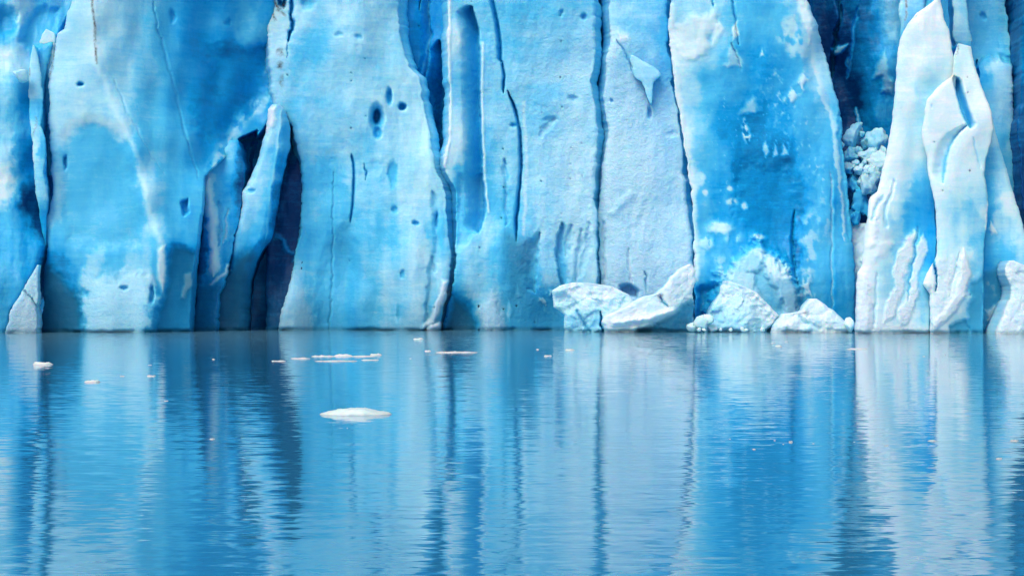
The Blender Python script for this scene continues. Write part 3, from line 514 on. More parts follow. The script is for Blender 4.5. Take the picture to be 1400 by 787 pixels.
ice('stepped_ice_tower', [(-300,1262),(472,1262)], [(-300,1372),(0,1376),(60,1383),(130,1385),(200,1391),(260,1394),(290,1397),(472,1410)], 156,
    'light blue ice tower with a jagged broken step beside the dark right-hand slot', 'serac', FRONT,
    depth=[(1290,20,2),(1340,40,1.3),(1365,40,1.2),(1350,110,-.3),(1375,110,.3),(1360,200,0),(1385,200,.6),(1390,270,.6)],
    blue=[(1292,20,.52),(1335,20,.38),(1360,20,.3),(1375,40,.28),(1345,60,.42),(1370,68,.4),(1340,100,.5),(1360,90,.16),(1376,110,.18),(1350,140,.3),(1372,150,.24),(1370,200,.34),(1385,190,.26),(1385,240,.34),(1390,280,.3)],
    feats=[P([(1262,-300),(1400,-300),(1386,90),(1372,86),(1364,77),(1360,84),(1352,76),(1344,80),(1338,92),(1262,95)],2,d=1.1,b=.42,k=.5,warp=.8), P([(1366,72),(1386,78),(1386,90),(1370,84)],3,b=.5,d=.3), E(1345,22,4,5,b=.55,d=.3), V([(80,1336),(95,1337),(108,1338)],4,2,d=1,b=.75)], rl=5, rr=14, thick=7, seed=18, amp=.6, grain=.3, side_b=.5)
ice('ice_edge_wall', [(-300,1400),(0,1399),(100,1397),(145,1393),(170,1391),(260,1396),(300,1402),(472,1405)], [(-300,1490),(472,1490)], 154,
    'deep blue ice wall beyond the dark slot, cut by the right edge of the photo', 'ice wall', depth=[(1400,100,0),(1450,100,0)], blue=[(1397,60,.66),(1398,160,.75),(1397,230,.85),(1440,100,.5)], rl=10, rr=5, thick=8, seed=19, side_b=.95)

ice('white_ice_spire', [(-34,1288),(0,1278),(9,1267),(18,1252),(34,1239),(55,1230),(73,1226),(101,1225),(131,1222),(162,1219),(189,1215),(213,1210),(240,1204),(262,1199),(270,1190),(275,1188),(296,1186),(311,1183),(342,1180),(362,1178),(372,1172),(391,1170),(472,1169)],
    [(-34,1290),(0,1286),(24,1291),(43,1298),(67,1301),(85,1306),(104,1308),(150,1302),(200,1290),(240,1277),(290,1279),(330,1281),(360,1279),(395,1272),(472,1271)], 150,
    'pointed white ice spire, tallest of the cluster on the right side', 'serac', FRONT,
    depth=[(1284,5,.8),(1260,40,0),(1240,60,.5),(1290,40,.2),(1270,90,-.3),(1232,110,.4),(1295,90,0),(1250,140,-.2),(1228,160,.4),(1262,160,.5),(1270,130,.4),(1230,210,0),(1212,230,.5),(1250,220,.35),(1265,240,.6),(1195,290,0),(1206,300,-.35),(1225,280,.2),(1250,290,.75),(1270,300,1.0),(1200,350,-.4),(1225,340,.25),(1240,350,.3),(1270,360,.7),(1185,400,-.2),(1205,400,-.3),(1228,410,.05),(1250,410,0),(1266,420,.3),(1190,440,-.6),(1220,445,-.4),(1255,445,-.2)],
    blue=[(1284,5,.02),(1265,30,.03),(1245,50,.05),(1280,50,.06),(1296,60,.06),(1232,100,.12),(1250,90,.06),(1275,80,.08),(1296,90,.14),(1240,130,.08),(1262,120,.22),(1275,115,.28),(1228,150,.1),(1245,160,.12),(1258,155,.26),(1258,180,.16),(1225,200,.05),(1245,200,.14),(1255,210,.08),(1216,230,.06),(1235,240,.10),(1258,235,.3),(1200,270,.03),(1215,270,.06),(1232,270,.26),(1250,265,.42),(1265,270,.5),(1195,310,.02),(1210,310,.1),(1228,315,.3),(1245,300,.5),(1258,300,.55),(1272,310,.58),(1190,350,.03),(1208,345,.08),(1225,345,.34),(1270,350,.5),(1180,390,.03),(1200,390,.14),(1212,390,.28),(1262,380,.36),(1180,440,.04),(1200,430,.08),(1215,420,.16),(1245,440,.1),(1266,440,.26)],
    feats=[P([(1189,273),(1198,268),(1206,284),(1200,300),(1196,335),(1187,340),(1187,300)],3,b=.02,d=-.15,warp=.8), L([(1224,248),(1214,275),(1210,292),(1212,308)],4,d=.3,b=.3,k=.8), L([(1206,270),(1198,285),(1194,302)],3.5,d=.22,b=.26,k=.8), P([(1218,250),(1228,244),(1222,262),(1213,275)],3,b=.04,d=-.12),
           P([(1195,332),(1215,328),(1222,336),(1210,350),(1196,356)],5,b=.05,d=-.12,k=.8,warp=1.2),
           P([(1250,312),(1252,335),(1243,360),(1234,378),(1237,395),(1230,410),(1222,432),(1210,442),(1213,415),(1225,390),(1222,365),(1225,350),(1238,330)],2.6,b=.04,d=-.13,g=.8,k=.95,warp=.8), 
           P([(1260,320),(1267,330),(1266,350),(1258,370),(1254,390),(1258,405),(1250,420),(1240,442),(1231,442),(1228,425),(1238,405),(1243,380),(1250,355)],2.6,b=.04,d=-.13,g=.8,k=.95,warp=.8),
           V([(310,1254),(345,1251),(380,1243),(410,1241)],4,2.5,d=.3,b=.45,fade=25,warp=.7), V([(372,1200),(410,1196),(450,1194)],3,5,d=.2,b=.2,fade=25,warp=.8),
           P([(1172,368),(1180,372),(1190,400),(1188,460),(1165,480)],4,b=.03,d=-.15,g=.7,warp=1), P([(1165,436),(1215,440),(1275,446),(1275,480),(1165,480)],6,b=.05,g=.8,k=.8,warp=1.2),
           E(1275,140,5,7,b=.35,d=.15,soft=.8)], rl=14, rr=8, thick=6, seed=20, relief=1.9, taper=1.0, amp=.4, grain=.15, edge=.8, tone=.01, base_teal=.15, side_b=.5)

folded = ice('folded_ice_spire', [(60,1310),(66,1307),(80,1302),(95,1300),(105,1300),(113,1288),(125,1277),(137,1267),(152,1264),(160,1264),(180,1259),(195,1261),(213,1267),(240,1269),(262,1275),(290,1279),(330,1281),(350,1279),(362,1274),(375,1266),(388,1262),(397,1268),(402,1271),(472,1271)],
    [(60,1313),(64,1328),(80,1331),(98,1335),(125,1345),(140,1351),(152,1356),(175,1359),(195,1355),(215,1349),(240,1346),(262,1350),(280,1351),(305,1349),(342,1345),(472,1344)], 149.5,
    'folded white spire split by a deep blue furrow, right of the pointed spire', 'serac', FRONT,
    depth=[(1318,70,.9),(1318,95,.6),(1300,108,.5),(1290,120,.1),(1300,130,-.2),(1278,150,.0),(1290,150,-.3),(1308,160,-.2),(1268,185,.1),(1280,185,-.2),(1300,185,.0),(1272,215,.1),(1282,225,-.1),(1335,120,.3),(1340,140,-.1),(1352,158,-.6),(1335,170,-.5),(1325,190,-.5),(1312,210,-.5),(1345,195,.1),(1335,220,.1),(1300,245,-.5),(1320,248,-.45),(1290,270,-.3),(1315,290,-.1),(1340,270,0),(1345,310,.3),(1285,320,.1),(1310,330,-.1),(1290,380,-.1),(1315,360,-.5),(1312,410,-.6),(1295,430,-.5),(1335,380,.2),(1335,430,.5),(1280,440,-.3),(1310,450,.1)],
    blue=[(1315,70,.14),(1325,90,.12),(1303,85,.18),(1335,115,.06),(1345,140,.04),(1326,115,.12),(1353,160,.02),(1340,172,.03),(1322,182,.03),(1308,200,.05),(1298,222,.06),(1298,112,.05),(1285,130,.04),(1300,140,.05),(1272,150,.06),(1290,160,.06),(1308,160,.05),(1268,185,.03),(1280,182,.04),(1298,176,.08),(1300,186,.16),(1285,200,.08),(1270,210,.03),(1278,225,.1),(1285,225,.14),(1278,245,.04),(1335,190,.06),(1345,185,.12),(1330,215,.05),(1342,215,.16),(1305,235,.03),(1320,235,.14),(1320,246,.2),(1335,246,.16),(1300,252,.08),(1290,265,.06),(1300,275,.24),(1320,275,.34),(1338,270,.26),(1288,300,.08),(1310,300,.28),(1335,300,.34),(1346,290,.1),(1290,330,.16),(1312,325,.26),(1335,330,.38),(1285,355,.1),(1300,355,.14),(1318,350,.05),(1338,360,.4),(1270,380,.02),(1285,390,.06),(1305,385,.1),(1316,385,.04),(1334,390,.36),(1290,415,.08),(1308,415,.04),(1328,415,.34),(1280,440,.02),(1300,430,.03),(1312,446,.42),(1335,440,.5)],
    feats=[V([(104,1303.5),(122,1307),(150,1315),(165,1321),(176,1326)],2,13,fade=7,d=1.6,b=.5,warp=.2), P([(1303,107),(1311,107),(1321,140),(1328,166),(1322,172),(1314,155),(1306,122)],2.5,b=.48,warp=.3),
           V([(170,1323),(176,1317),(184,1309),(192,1303),(204,1297),(213,1294),(228,1291),(252,1289)],20,3,fade=16,d=.8,warp=.3), V([(170,1323),(176,1317),(184,1309),(192,1303),(204,1297),(213,1294),(228,1291),(252,1289)],6,3,fade=20,b=.46,k=.9,warp=.3),  # second groove only paints the furrow's blue shadow line
           V([(188,1330),(205,1334),(232,1341)],2,4,d=.15,b=.26,k=.8,warp=.4), E(1273,145,1.5,3.5,b=.2,d=.1), L([(1310,64),(1309,72),(1306,78)],2.5,dirt=.7),
           P([(1319,340),(1323,352),(1328,372),(1321,400),(1310,421),(1299,434),(1276,450),(1274,440),(1292,426),(1303,410),(1311,385),(1314,360)],2.5,b=.02,d=-.2,g=.7,warp=.7), V([(345,1312),(375,1306),(410,1297)],5,2.5,d=.2,b=.2,fade=25,warp=.8), 
           P([(1281,352),(1312,348),(1310,400),(1290,432),(1274,440),(1276,400)],5,b=.06,g=.7,k=.7,brk=.12,lo=-.3),
           P([(1299,446),(1310,438),(1322,436),(1326,446),(1324,480),(1297,480)],2.5,b=.45,t=.4,d=.35,warp=.6), P([(1327,395),(1346,370),(1348,480),(1322,480),(1324,430)],5,b=.5,t=.45,d=.2,warp=1),
           V([(355,1277),(372,1279),(388,1281),(402,1280)],2,2.5,d=.8,b=.72,fade=8), P([(1274,362),(1266,374),(1262,389),(1268,398),(1272,390),(1277,400),(1278,385)],2,b=.02,d=-.15),
           V([(275,1350),(300,1349),(315,1347)],3,3,b=.05,d=-.1)], rl=11, rr=6, thick=5, seed=21, relief=1.5, taper=1.0, amp=.3, grain=.12, edge=.8, tone=.01, base_teal=.15, side_b=.55)

ice('ice_shoulder', [(118,1338),(240,1340),(310,1346),(350,1343),(472,1343)], [(118,1340),(130,1346),(152,1354),(183,1362),(213,1370),(240,1378),(262,1386),(290,1394),(320,1402),(360,1440),(472,1480)], 151,
    'teal and white ice shoulder sloping to the water at the right edge', 'serac', FRONT,
    depth=[(1350,170,-.2),(1360,200,.1),(1352,250,.5),(1368,260,.3),(1380,290,.1),(1352,320,.7),(1365,320,.3),(1385,340,-.1),(1355,390,.9),(1370,400,.9),(1420,400,-.3)],
    blue=[(1356,180,.2),(1365,210,.3),(1350,230,.36),(1350,260,.5),(1351,300,.55),(1362,250,.3),(1375,250,.22),(1380,275,.08),(1388,300,.14),(1366,290,.26),(1366,310,.16),(1358,330,.46),(1375,330,.4),(1395,330,.2),(1352,360,.52),(1372,355,.4),(1398,350,.3),(1355,400,.5),(1370,410,.56),(1375,430,.6),(1440,400,.3)],
    feats=[P([(1345,372),(1375,362),(1382,392),(1376,480),(1345,480)],6,t=.7,b=.55,k=.8), P([(1350,385),(1374,375),(1378,392),(1360,408)],6,b=.25,brk=.1,lo=-.1), P([(1347,424),(1372,413),(1370,431),(1350,438)],3,b=.12,d=-.2,warp=1), P([(1353,310),(1355,304),(1363,320),(1354,322)],2,b=.06,d=-.15), P([(1370,262),(1384,262),(1394,290),(1386,300),(1368,285)],5,b=.06,k=.8,warp=1.2)], rl=4, rr=10, thick=6, seed=23, relief=1.2, amp=.45, grain=.15, edge=1, tone=.02, base_teal=.4, side_b=.6)
ice('ice_boss', [(356,1380),(362,1375),(372,1373),(391,1381),(409,1380),(430,1370),(453,1361),(472,1359)], [(356,1386),(362,1400),(380,1430),(420,1450),(472,1460)], 147.5,
    'rough white ice boss at the waterline on the right edge', 'ice block', depth=[(1385,370,.3),(1390,440,0)], blue=[(1380,368,.03),(1388,385,.12),(1390,410,.1),(1375,440,.04),(1395,445,.12),(1430,420,.2)], rl=12, rr=14, thick=4, seed=24, amp=.6, lump=.1, grain=.7, tone=0, base_teal=.1, side_b=.3)

# the body of the glacier behind the towers
def glacier_body():
    nx, nz = 240, 90
    x = np.linspace(-95, 95, nx); z = np.linspace(-2, 40, nz)
    X, Z = np.meshgrid(x, z); Y = 181 + 1.6*fbm(X*.12, Z*.05, 3+0*X, 4) + 0.9*fbm(X*.5, Z*.18, 8+0*X, 3)
    ny = 40; yt = np.linspace(0, 1, ny+1)[1:]
    XT = np.repeat(x[None], ny, 0); YT = Y[-1][None] + yt[:, None]*420; ZT = 40 + 2.5*fbm(XT*.09, YT*.09, 1+0*XT, 4) + yt[:, None]*60
    X = np.concatenate([X, XT]); Y = np.concatenate([Y, YT]); Z = np.concatenate([Z, ZT])
    n = X.size; idx = np.arange(n).reshape(X.shape)
    q = np.stack([idx[:-1, :-1], idx[:-1, 1:], idx[1:, 1:], idx[1:, :-1]], -1).reshape(-1, 4)
    b = np.full(X.shape, .9); b[nz:] = .15  # dark front carries the shade of the gaps in its colour
    o = mesh_obj('glacier', np.stack([X.ravel(), Y.ravel(), Z.ravel()], 1), q, dict(blue=b, teal=0*b, grain=0*b+.2, dirt=0*b), ICE)
    o['kind'] = 'structure'
glacier_body()
# ------------------------------------------------------------------ fallen ice along the foot of the cliff
FALL = 'fallen ice at the foot of the blue tower'
ice('ice_block_heap', [(386,782),(390,765),(396,756),(408,755),(420,757),(430,772),(440,771),(472,770)], [(386,800),(391,836),(397,850),(403,862),(420,872),(440,872),(472,870)], 156.5,
    'lumpy heap of pale broken ice left of the tilted white slab', 'ice block', FALL,
    depth=[(790,390,1.5),(770,405,.3),(810,405,.2),(845,410,.6),(790,435,.4),(830,440,.3)], blue=[(780,395,.05),(765,410,.16),(775,418,.2),(800,410,.08),(830,405,.07),(855,410,.1),(785,440,.36),(800,430,.3),(815,440,.34),(850,430,.12)],
    feats=[P([(757,405),(770,400),(790,415),(785,428),(760,424)],3,b=.2,d=.3), L([(790,425),(800,445),(806,455)],4,d=.6,b=.4), V([(425,821),(440,823),(470,823)],3,2,d=1,b=.75)], rl=12, rr=10, thick=5, seed=31, amp=.4, lump=.26, grain=.5, side_b=.35, step=1.2, tone=0, base_teal=.1)
ice('tilted_ice_slab', [(361,941),(368,926),(378,915),(392,907),(402,896),(405,880),(412,865),(420,852),(432,826),(440,823),(452,826),(472,830)], [(361,946),(368,949),(385,951),(400,949),(420,948),(436,946),(472,940)], 154.5,
    'big white slab of ice tilted up against the foot of the blue tower', 'ice slab', FALL,
    depth=[(943,365,1.8),(925,385,.7),(945,390,1),(905,405,-.1),(880,415,.2),(920,420,-.9),(890,435,-1),(850,440,-.6),(930,440,1.6),(885,450,.5),(840,452,0)],
    blue=[(942,365,.05),(930,385,.1),(946,390,.06),(915,400,.05),(900,410,.14),(870,415,.05),(880,425,.08),(910,425,.04),(850,430,.06),(840,445,.06),(890,440,.05),(930,435,.34),(940,420,.2),(900,448,.3)],
    feats=[L([(902,404),(905,412),(912,418)],3,d=.5,b=.4), P([(870,452),(892,444),(918,432),(934,418),(950,410),(955,480),(865,480)],4,d=1.8,b=.42,t=.25,warp=.6), L([(840,440),(865,437),(890,434),(920,424)],7,d=-.5,b=.03)], rl=9, rr=7, thick=4, seed=32, amp=.45, lump=.11, grain=.35, side_b=.3, step=1.2, tone=0, base_teal=.1)  # shaded underside of the slab painted bluer and teal
ice('ice_mound', [(384,988),(392,984),(398,985),(406,980),(416,974),(430,968),(445,966),(472,963)], [(384,998),(390,1016),(398,1032),(410,1044),(420,1055),(432,1066),(440,1063),(450,1050),(472,1046)], 155.8,
    'crumbly white mound of broken ice leaning on the foot of the blue tower', 'ice mound', FALL,
    depth=[(992,388,2),(1000,405,1),(1035,405,1.6),(1020,425,0),(980,430,.4),(1055,432,1),(1010,448,-.6)], blue=[(992,390,.1),(985,400,.12),(1005,410,.18),(1030,405,.08),(1020,425,.18),(1050,425,.06),(980,430,.3),(1060,434,.05),(1000,445,.28),(1040,448,.26)], feats=[L([(1030,396),(1046,412),(1066,432)],6,b=.03,d=-.3),P([(955,440),(1070,445),(1070,480),(955,480)],5,t=.3,b=.3,k=.7)],
    rl=12, rr=9, thick=3.5, seed=33, amp=.5, lump=.30, grain=.5, side_b=.3, step=1.2, tone=0, base_teal=.1)
ice('ice_growler', [(408,1108),(415,1102),(425,1095),(428,1080),(424,1072),(432,1066),(440,1061),(452,1055),(472,1052)], [(408,1117),(414,1126),(424,1140),(434,1150),(440,1157),(446,1160),(472,1160)], 152.5,
    'rounded white lump of grounded ice at the waterline before the blue tower', 'ice block', FALL,
    depth=[(1112,412,1),(1095,435,.2),(1070,430,.8),(1130,430,.4),(1110,450,-.5)], blue=[(1112,412,.03),(1100,430,.08),(1075,430,.04),(1070,445,.1),(1130,435,.06),(1110,448,.14),(1150,445,.1)],
    feats=[L([(1093,432),(1098,440),(1120,448)],4,d=.3,b=.2)], rl=14, rr=14, thick=3, seed=34, amp=.4, lump=.18, grain=.4, side_b=.2, step=1.2, tone=0, base_teal=.1)
chunk('ice_chunk', 1161, 444, 152.6, 14, 22, 1.2, 'small white ice chunk between the rounded lump and the right-hand spire', 'ice block', FALL, blue=.1, seed=3, sub=3)
for i, (x, y, w, h, lab) in enumerate([(957,440,20,20,'little white ice chunk in the shadow right of the tilted slab'),(968,437,16,16,'little pale ice chunk wedged against the crumbly mound'),(948,447,20,14,'low ice chunk at the waterline under the tilted slab end'),(972,448,18,12,'low ice chunk at the waterline under the crumbly mound')]):
    chunk('ice_chunk', x, y, 155+0.3*i, w, h, 1.3, lab, 'ice block', FALL, blue=.14, seed=40+i, sub=3, rough=.2)

rc = np.random.RandomState(3)
for i in range(9):
    x = rc.uniform(952, 1068); chunk('ice_crumb', x, 451-rc.uniform(0, 1), 154.6-rc.uniform(0, 1.0), rc.uniform(3, 13), rc.uniform(3, 8), .6,
          'small white ice crumb at the waterline under the crumbly mound', 'ice block', 'ice crumbs under the crumbly mound', blue=.1, seed=140+i, sub=3, rough=.2, cuts=10)

RUB = 'ice boulders in the gully'
for i, (x, y, Y, w, h, b, lab) in enumerate([
    (1166,186,167,32,38,.30,'big rounded ice boulder at the top left of the gully rubble'),
    (1197,192,166,32,34,.28,'big ice boulder with a pointed top, right of the rounded one in the gully'),
    (1184,196,166.5,14,18,.34,'small ice boulder wedged between the two biggest in the gully'),
    (1163,212,166,26,22,.34,'ice boulder just below the big rounded one in the gully'),
    (1186,214,165,30,24,.2,'flattish ice boulder in the middle of the gully rubble'),
    (1160,230,164.5,18,18,.3,'small ice boulder at the left foot of the gully rubble'),
    (1176,233,163.5,22,18,.22,'smooth oval ice boulder low in the gully rubble'),
    (1200,222,163.5,30,34,.16,'rough greyish ice boulder against the white spire in the gully'),
    (1191,246,162.8,34,44,.2,'tall lumpy ice boulder at the bottom of the gully rubble'),
    (1168,250,164,20,26,.5,'bluish ice boulder tucked low against the blue tower'),
    (1176,276,163.5,30,40,.55,'blue shaded ice boulder under the gully rubble'),
    (1166,296,163.2,20,26,.6,'dark blue ice boulder right above the pale foot slab')]):
    chunk('ice_boulder', x, y, Y, w, h, 2.6, lab, 'ice boulder', RUB, blue=b, seed=60+i, sub=4, rough=.34, cuts=13, grain=.4)
for i, (x, y, Y, w, h, b, lab) in enumerate([
    (1150,200,165.5,10,12,.3,'pebble-sized ice lump touching the blue tower beside the big rounded boulder'),
    (1178,183,166.5,9,10,.3,'small ice lump in the notch between the two biggest gully boulders'),
    (1173,205,165.2,12,10,.26,'small ice lump under the big rounded gully boulder'),
    (1208,207,164.8,12,16,.2,'small ice lump against the white spire, highest of the small ones'),
    (1170,222,164,12,9,.26,'small ice lump just left of the flattish gully boulder'),
    (1186,231,163.4,12,12,.16,'small pale ice lump right of the smooth oval boulder'),
    (1182,222,163.8,9,8,.2,'smallest pale ice lump, just above the smooth oval boulder'),
    (1178,248,162.9,13,13,.24,'small ice lump left of the tall lumpy boulder'),
    (1196,270,162.4,12,14,.22,'small ice lump beside the spire, lowest of the small ones')]):
    chunk('ice_boulder', x, y, Y, w, h, 1.0, lab, 'ice boulder', RUB, blue=b, seed=90+i, sub=3, rough=.22, cuts=10, grain=.4)
ice('ice_footing', [(305,1158),(320,1160),(365,1165),(472,1165)], [(305,1190),(365,1186),(472,1186)], 162,
    'narrow grey-white slab below the gully rubble, between blue tower and spire', 'ice slab', depth=[(1170,310,.6),(1172,400,0)], blue=[(1172,315,.12),(1172,350,.16),(1170,400,.2)], rl=6, rr=6, thick=3, seed=35, amp=.5, grain=.3, lump=.15, side_b=.4, tone=0, base_teal=.1)

# ------------------------------------------------------------------ floating ice
def at_water(px, py):
    Y = CAMH*F/(py-HOR); return (px-CX)/F*Y, Y
FLO = 'bits of ice adrift on the lake'
def floe(px, py, w, h, label, seed, group=FLO, prof=None, dep=None, blue=.08, name='ice_floe'):
    """px, py: middle of its waterline in photo pixels; w, h: size in photo pixels."""
    x0, Y = at_water(px, py); k = Y/F
    wm, hm = w*k, h*k*0.66
    dm = dep or max(0.5*wm, 0.12)
    if prof is None:
        r = np.random.RandomState(seed); n = 5 + seed % 3
        prof = [(-.5, .3)]+[(-.5+(i+1)/(n+1)+r.uniform(-.04,.04), r.uniform(.45, 1)) for i in range(n)]+[(.5, .3)]
    nu, nv = (90, 40) if w > 60 else (36, 16)
    u = np.linspace(-1, 1, nu); v = np.linspace(-1, 1, nv)
    U, Vv = np.meshgrid(u, v)
    X = U*np.sqrt(1-Vv**2*.5); D = Vv*np.sqrt(1-U**2*.5)
    rad = np.sqrt(np.clip(X**2+D**2, 0, 1))
    h0 = np.interp(X*.5, [p[0] for p in prof], [p[1] for p in prof])*hm
    top = h0*np.clip((1-rad)/.22, 0, 1)**.45*(1+.28*fbm(X*4+seed, D*3, 0*X+seed, 4)) + 0.04*hm
    wob = 1+.16*fbm(X*2.2, D*2.2, 0*X+seed*3.1, 3)
    XX = x0+X*wob*wm/2; YY = Y+dm/2*0+D*wob*dm/2
    up = np.stack([XX, YY, top-0.02*hm], -1).reshape(-1, 3)
    lo = np.stack([XX*1.0, YY, -0.9*h0*np.clip((1-rad)/.3, 0, 1)**.5-0.02*hm], -1).reshape(-1, 3)
    n = nu*nv; idx = np.arange(n).reshape(nv, nu)
    q1 = np.stack([idx[:-1, :-1], idx[:-1, 1:], idx[1:, 1:], idx[1:, :-1]], -1).reshape(-1, 4)
    q2 = q1[:, ::-1]+n
    rim = np.concatenate([idx[0], idx[1:, -1], idx[-1, :-1][::-1], idx[1:-1, 0][::-1]])
    q3 = np.stack([rim, rim+n, np.roll(rim, -1)+n, np.roll(rim, -1)], -1)
    co = np.concatenate([up, lo])
    b = np.concatenate([np.full(n, blue), np.full(n, .45)])
    o = mesh_obj(name, co, np.concatenate([q1, q2, q3]), dict(blue=b, teal=0*b, grain=0*b+.15, dirt=0*b), ICE)
    tag(o, label, 'ice floe', group)
    return o

floe(487, 566, 98, 11.5, 'largest floe, a long low white raft of ice in open water', 1, prof=[(-.5,.4),(-.45,.5),(-.35,.6),(-.27,.8),(-.12,.92),(.0,1),(.12,1),(.22,.75),(.28,.55),(.4,.5),(.47,.55),(.5,.35)], dep=1.0, blue=.1)
for i, (x, y, w, h, lab) in enumerate([
    (59,498,27,5.5,'white slab of drift ice near the left edge, second largest floe'),
    (126,522,21,5,'small white bar-shaped floe between the left edge and the dark reflection'),
    (207,514,12,2.2,'faint thin sliver of drift ice right of the white bar-shaped floe'),
    (167,514,8,1.5,'tiny speck of ice beside the bar-shaped floe, left of the thin sliver'),
    (205,499,7,1.5,'tiny speck of ice above the thin sliver on the left'),
    (227,548,8,2,'lone speck of ice below the thin sliver on the left'),
    (290,600,10,2.6,'lone white crumb of ice over the dark reflection on the left'),
    (292,491,5,1.6,'tiny white speck at the top of the dark reflection on the left'),
    (469,486.5,26,4,'humped white piece in the middle of the long drift line'),
    (443,487,32,2.6,'flat left piece of the upper drift line'),
    (497,487,38,2.2,'thin flat right piece of the upper drift line'),
    (514,485,16,3.4,'small humped piece at the right end of the upper drift line'),
    (459,493.5,58,1.8,'long thin pale strip below the upper drift line'),
    (411,490,28,2.2,'short strip at the left of the drift line over the dark reflection'),
    (381,493.5,20,1.8,'leftmost faint strip of the drift line'),
    (506,492,24,1.6,'faint short strip under the right end of the drift line'),
    (572,463.5,14,3,'white floe close under the cliff left of centre'),
    (585,480,9,2.4,'small white piece at the left end of the short drift line'),
    (624,481.5,58,2,'long thin strip of the short drift line left of centre'),
    (622,480.5,6,2.2,'little hump on the short drift line left of centre'),
    (779,478.5,13,3.2,'white floe in the pale reflection right of centre'),
    (749,486.5,11,2.2,'flat small floe just left of and below the white one right of centre'),
    (735,477.5,5,1.8,'tiny speck above the flat small floe near the centre'),
    (561,490,4,1.3,'tiny speck right of the long drift line'),
    (1064,473.5,10,3,'bright white floe below the rounded grounded lump'),
    (1075,467,6,1.8,'tiny speck just right of and above the bright floe below the grounded lump'),
    (1057,469,7,1.5,'tiny speck just left of and above the bright floe below the grounded lump'),
    (1172,477,28,1.8,'faint thin strip of drift ice before the right-hand spires'),
    (1081,604,7,4,'white crumb of ice in the bright blue reflection, largest of its scatter'),
    (1059,602,3,1.8,'tiny speck left of the white crumb in the bright blue reflection'),
    (1071,607,3,1.8,'tiny speck just under the white crumb in the bright blue reflection'),
    (1031,614,6,3,'lone crumb of ice at the left side of the bright blue reflection'),
    (998,600,3,1.6,'lone speck at the left border of the bright blue reflection'),
    (1112,606,3,1.6,'tiny speck right of the white crumb in the bright blue reflection'),
    (1168,604,4,1.8,'tiny speck right of the bright blue reflection'),
    (1212,609,8,2,'thin faint crumb of ice in the pale reflection on the right'),
    (1274,602.5,14,3.6,'double-lumped crumb of ice in the pale reflection on the right'),
    (1387,602.5,14,3.4,'crumb of ice close to the right edge'),
    (1366,627,10,4,'paired crumbs of ice nearest the camera on the right'),
    (1263,487,5,1.3,'tiny speck under the double spires on the right'),
    (1292,485,4,1.3,'tiny speck under the folded spire on the right'),
    (475,585,2,1.5,'tiny speck just below the largest floe'),
    (820,575,2.5,1.6,'lone speck in the dark streak right of centre')]):
    if y > 540 or w < 9: w, h = w*.8, h*.7
    floe(x, y, w, h, lab, i+5, blue=.14 if y > 540 else .08, dep=None if w > 15 else (w*CAMH/(y-HOR)*0.8))
# ------------------------------------------------------------------ lake
def make_water():
    m = bpy.data.materials.new('glacial_lake'); m.use_nodes = True
    nt = m.node_tree; nt.nodes.clear()
    out = nd(nt, 'ShaderNodeOutputMaterial'); bs = nd(nt, 'ShaderNodeBsdfPrincipled')
    nt.links.new(bs.outputs[0], out.inputs[0])
    geo = nd(nt, 'ShaderNodeNewGeometry'); pos = geo.outputs['Position']
    def slope(scale, stretch, amp, detail=2):
        n = noise(nt, pos, scale, stretch, detail, 0.5, 0.2)
        v = nd(nt, 'ShaderNodeVectorMath', operation='SUBTRACT'); nt.links.new(n.outputs['Color'], v.inputs[0]); v.inputs[1].default_value = (.5, .5, .5)
        s = nd(nt, 'ShaderNodeVectorMath', operation='MULTIPLY'); nt.links.new(v.outputs[0], s.inputs[0]); s.inputs[1].default_value = (amp*.6, amp, 0)
        return s.outputs[0]
    a = slope(3.6, (0.3, 1, 1), WAVE1); b = slope(9.0, (0.35, 1, 1), WAVE2)
    add = nd(nt, 'ShaderNodeVectorMath', operation='ADD'); nt.links.new(a, add.inputs[0]); nt.links.new(b, add.inputs[1])
    # breeze: broad calmer and rougher patches, and a ruffled belt under the cliff
    br = noise(nt, pos, 0.05, (0.5, 1.4, 1), 3).outputs['Fac']
    sep = nd(nt, 'ShaderNodeSeparateXYZ'); nt.links.new(pos, sep.inputs[0])
    mr = nd(nt, 'ShaderNodeMapRange'); mr.inputs['From Min'].default_value = 98; mr.inputs['From Max'].default_value = 122
    mr.inputs['To Min'].default_value = 0.55; mr.inputs['To Max'].default_value = 3.0; nt.links.new(sep.outputs['Y'], mr.inputs['Value'])
    f = math_node(nt, 'ADD', math_node(nt, 'MULTIPLY', br, 0.9), mr.outputs[0])
    sc = nd(nt, 'ShaderNodeVectorMath', operation='SCALE'); nt.links.new(add.outputs[0], sc.inputs[0]); nt.links.new(f, sc.inputs['Scale'])
    up = nd(nt, 'ShaderNodeVectorMath', operation='ADD'); nt.links.new(sc.outputs[0], up.inputs[0]); up.inputs[1].default_value = (0, 0, 1)
    nm = nd(nt, 'ShaderNodeVectorMath', operation='NORMALIZE'); nt.links.new(up.outputs[0], nm.inputs[0])
    nt.links.new(nm.outputs[0], bs.inputs['Normal'])
    belt_refl = nd(nt, 'ShaderNodeMapRange'); belt_refl.inputs['From Min'].default_value = 85; belt_refl.inputs['From Max'].default_value = 140; nt.links.new(sep.outputs['Y'], belt_refl.inputs['Value'])
    nt.links.new(mixcol(nt, belt_refl.outputs[0], (0.03, 0.23, 0.41), (0.15, 0.37, 0.48)), bs.inputs['Base Color'])  # pale averaged cliff reflection of the belt painted into the water colour
    bs.inputs['Roughness'].default_value = 0.05; bs.inputs['IOR'].default_value = 1.45
    return m
WAVE1, WAVE2 = 0.075, 0.07
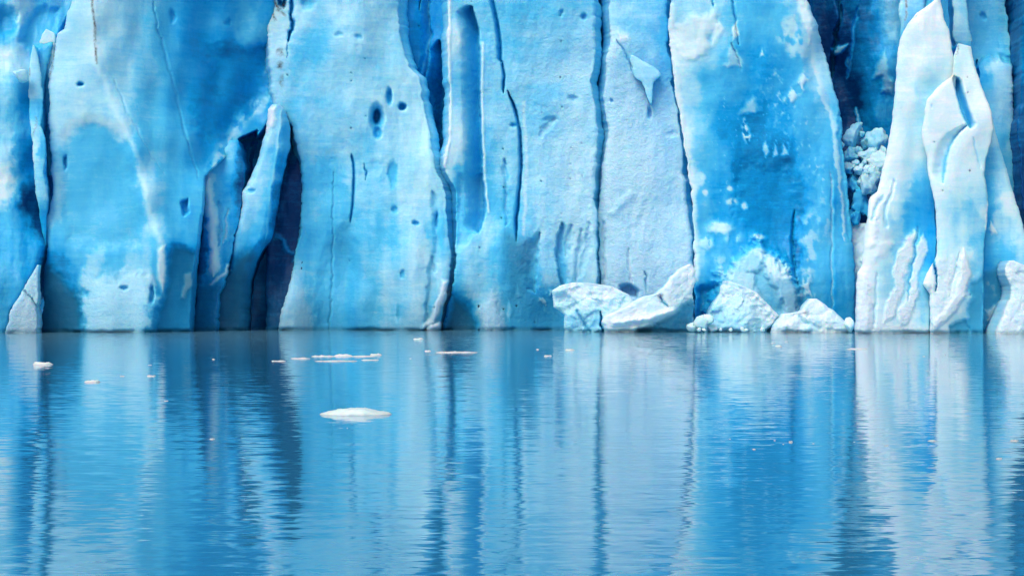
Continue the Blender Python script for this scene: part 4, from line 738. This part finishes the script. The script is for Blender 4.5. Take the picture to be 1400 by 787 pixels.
def lake():
    x = np.linspace(-600, 600, 7); y = np.concatenate([np.linspace(-200, 190, 14)])
    X, Y = np.meshgrid(x, y); idx = np.arange(X.size).reshape(X.shape)
    q = np.stack([idx[:-1, :-1], idx[:-1, 1:], idx[1:, 1:], idx[1:, :-1]], -1).reshape(-1, 4)
    o = mesh_obj('lake', np.stack([X.ravel(), Y.ravel(), 0*X.ravel()], 1), q, {}, make_water())
    o['kind'] = 'structure'
lake()

# ------------------------------------------------------------------ light: high soft sun through thin cloud, from the front left
EL, AZ = 50, 30           # elevation; angle to the left of the view's back direction
w = bpy.data.worlds.new('World'); S.world = w; w.use_nodes = True
nt = w.node_tree; bg = nt.nodes['Background']
sky = nt.nodes.new('ShaderNodeTexSky'); sky.sky_type = 'NISHITA'; sky.sun_disc = False
sky.sun_elevation = math.radians(EL); sky.sun_rotation = math.radians(180+AZ)
sky.air_density = 1.0; sky.dust_density = 3.0; sky.ozone_density = 0.7
nt.links.new(sky.outputs[0], bg.inputs[0]); bg.inputs[1].default_value = 0.10
sl = bpy.data.lights.new('sun', 'SUN'); sl.energy = 1.5; sl.angle = math.radians(28); sl.color = (1, .985, .96)
so = bpy.data.objects.new('sun', sl); C.objects.link(so)
# direction towards the sun
az = math.radians(180+AZ)
d = (math.sin(az)*math.cos(math.radians(EL)), math.cos(az)*math.cos(math.radians(EL)), math.sin(math.radians(EL)))
from mathutils import Vector
so.rotation_euler = Vector(d).to_track_quat('Z', 'Y').to_euler()
so.location = (0, 0, 80)

# ------------------------------------------------------------------ camera
cd = bpy.data.cameras.new('camera'); cd.sensor_width = 36; cd.lens = F/1400*36
cd.shift_y = (HOR-787/2)/1400
cd.clip_end = 3000; cd.clip_start = 0.1
co = bpy.data.objects.new('camera', cd); co.location = (0, 0, CAMH); co.rotation_euler = (math.radians(90), 0, 0); C.objects.link(co)
S.camera = co
S.view_settings.view_transform = 'Standard'; S.view_settings.look = 'None'; S.view_settings.gamma = 1; S.view_settings.use_curve_mapping = False
S.view_settings.exposure = 0.36
S.cycles.max_bounces = 8; S.cycles.diffuse_bounces = 5; S.cycles.glossy_bounces = 4
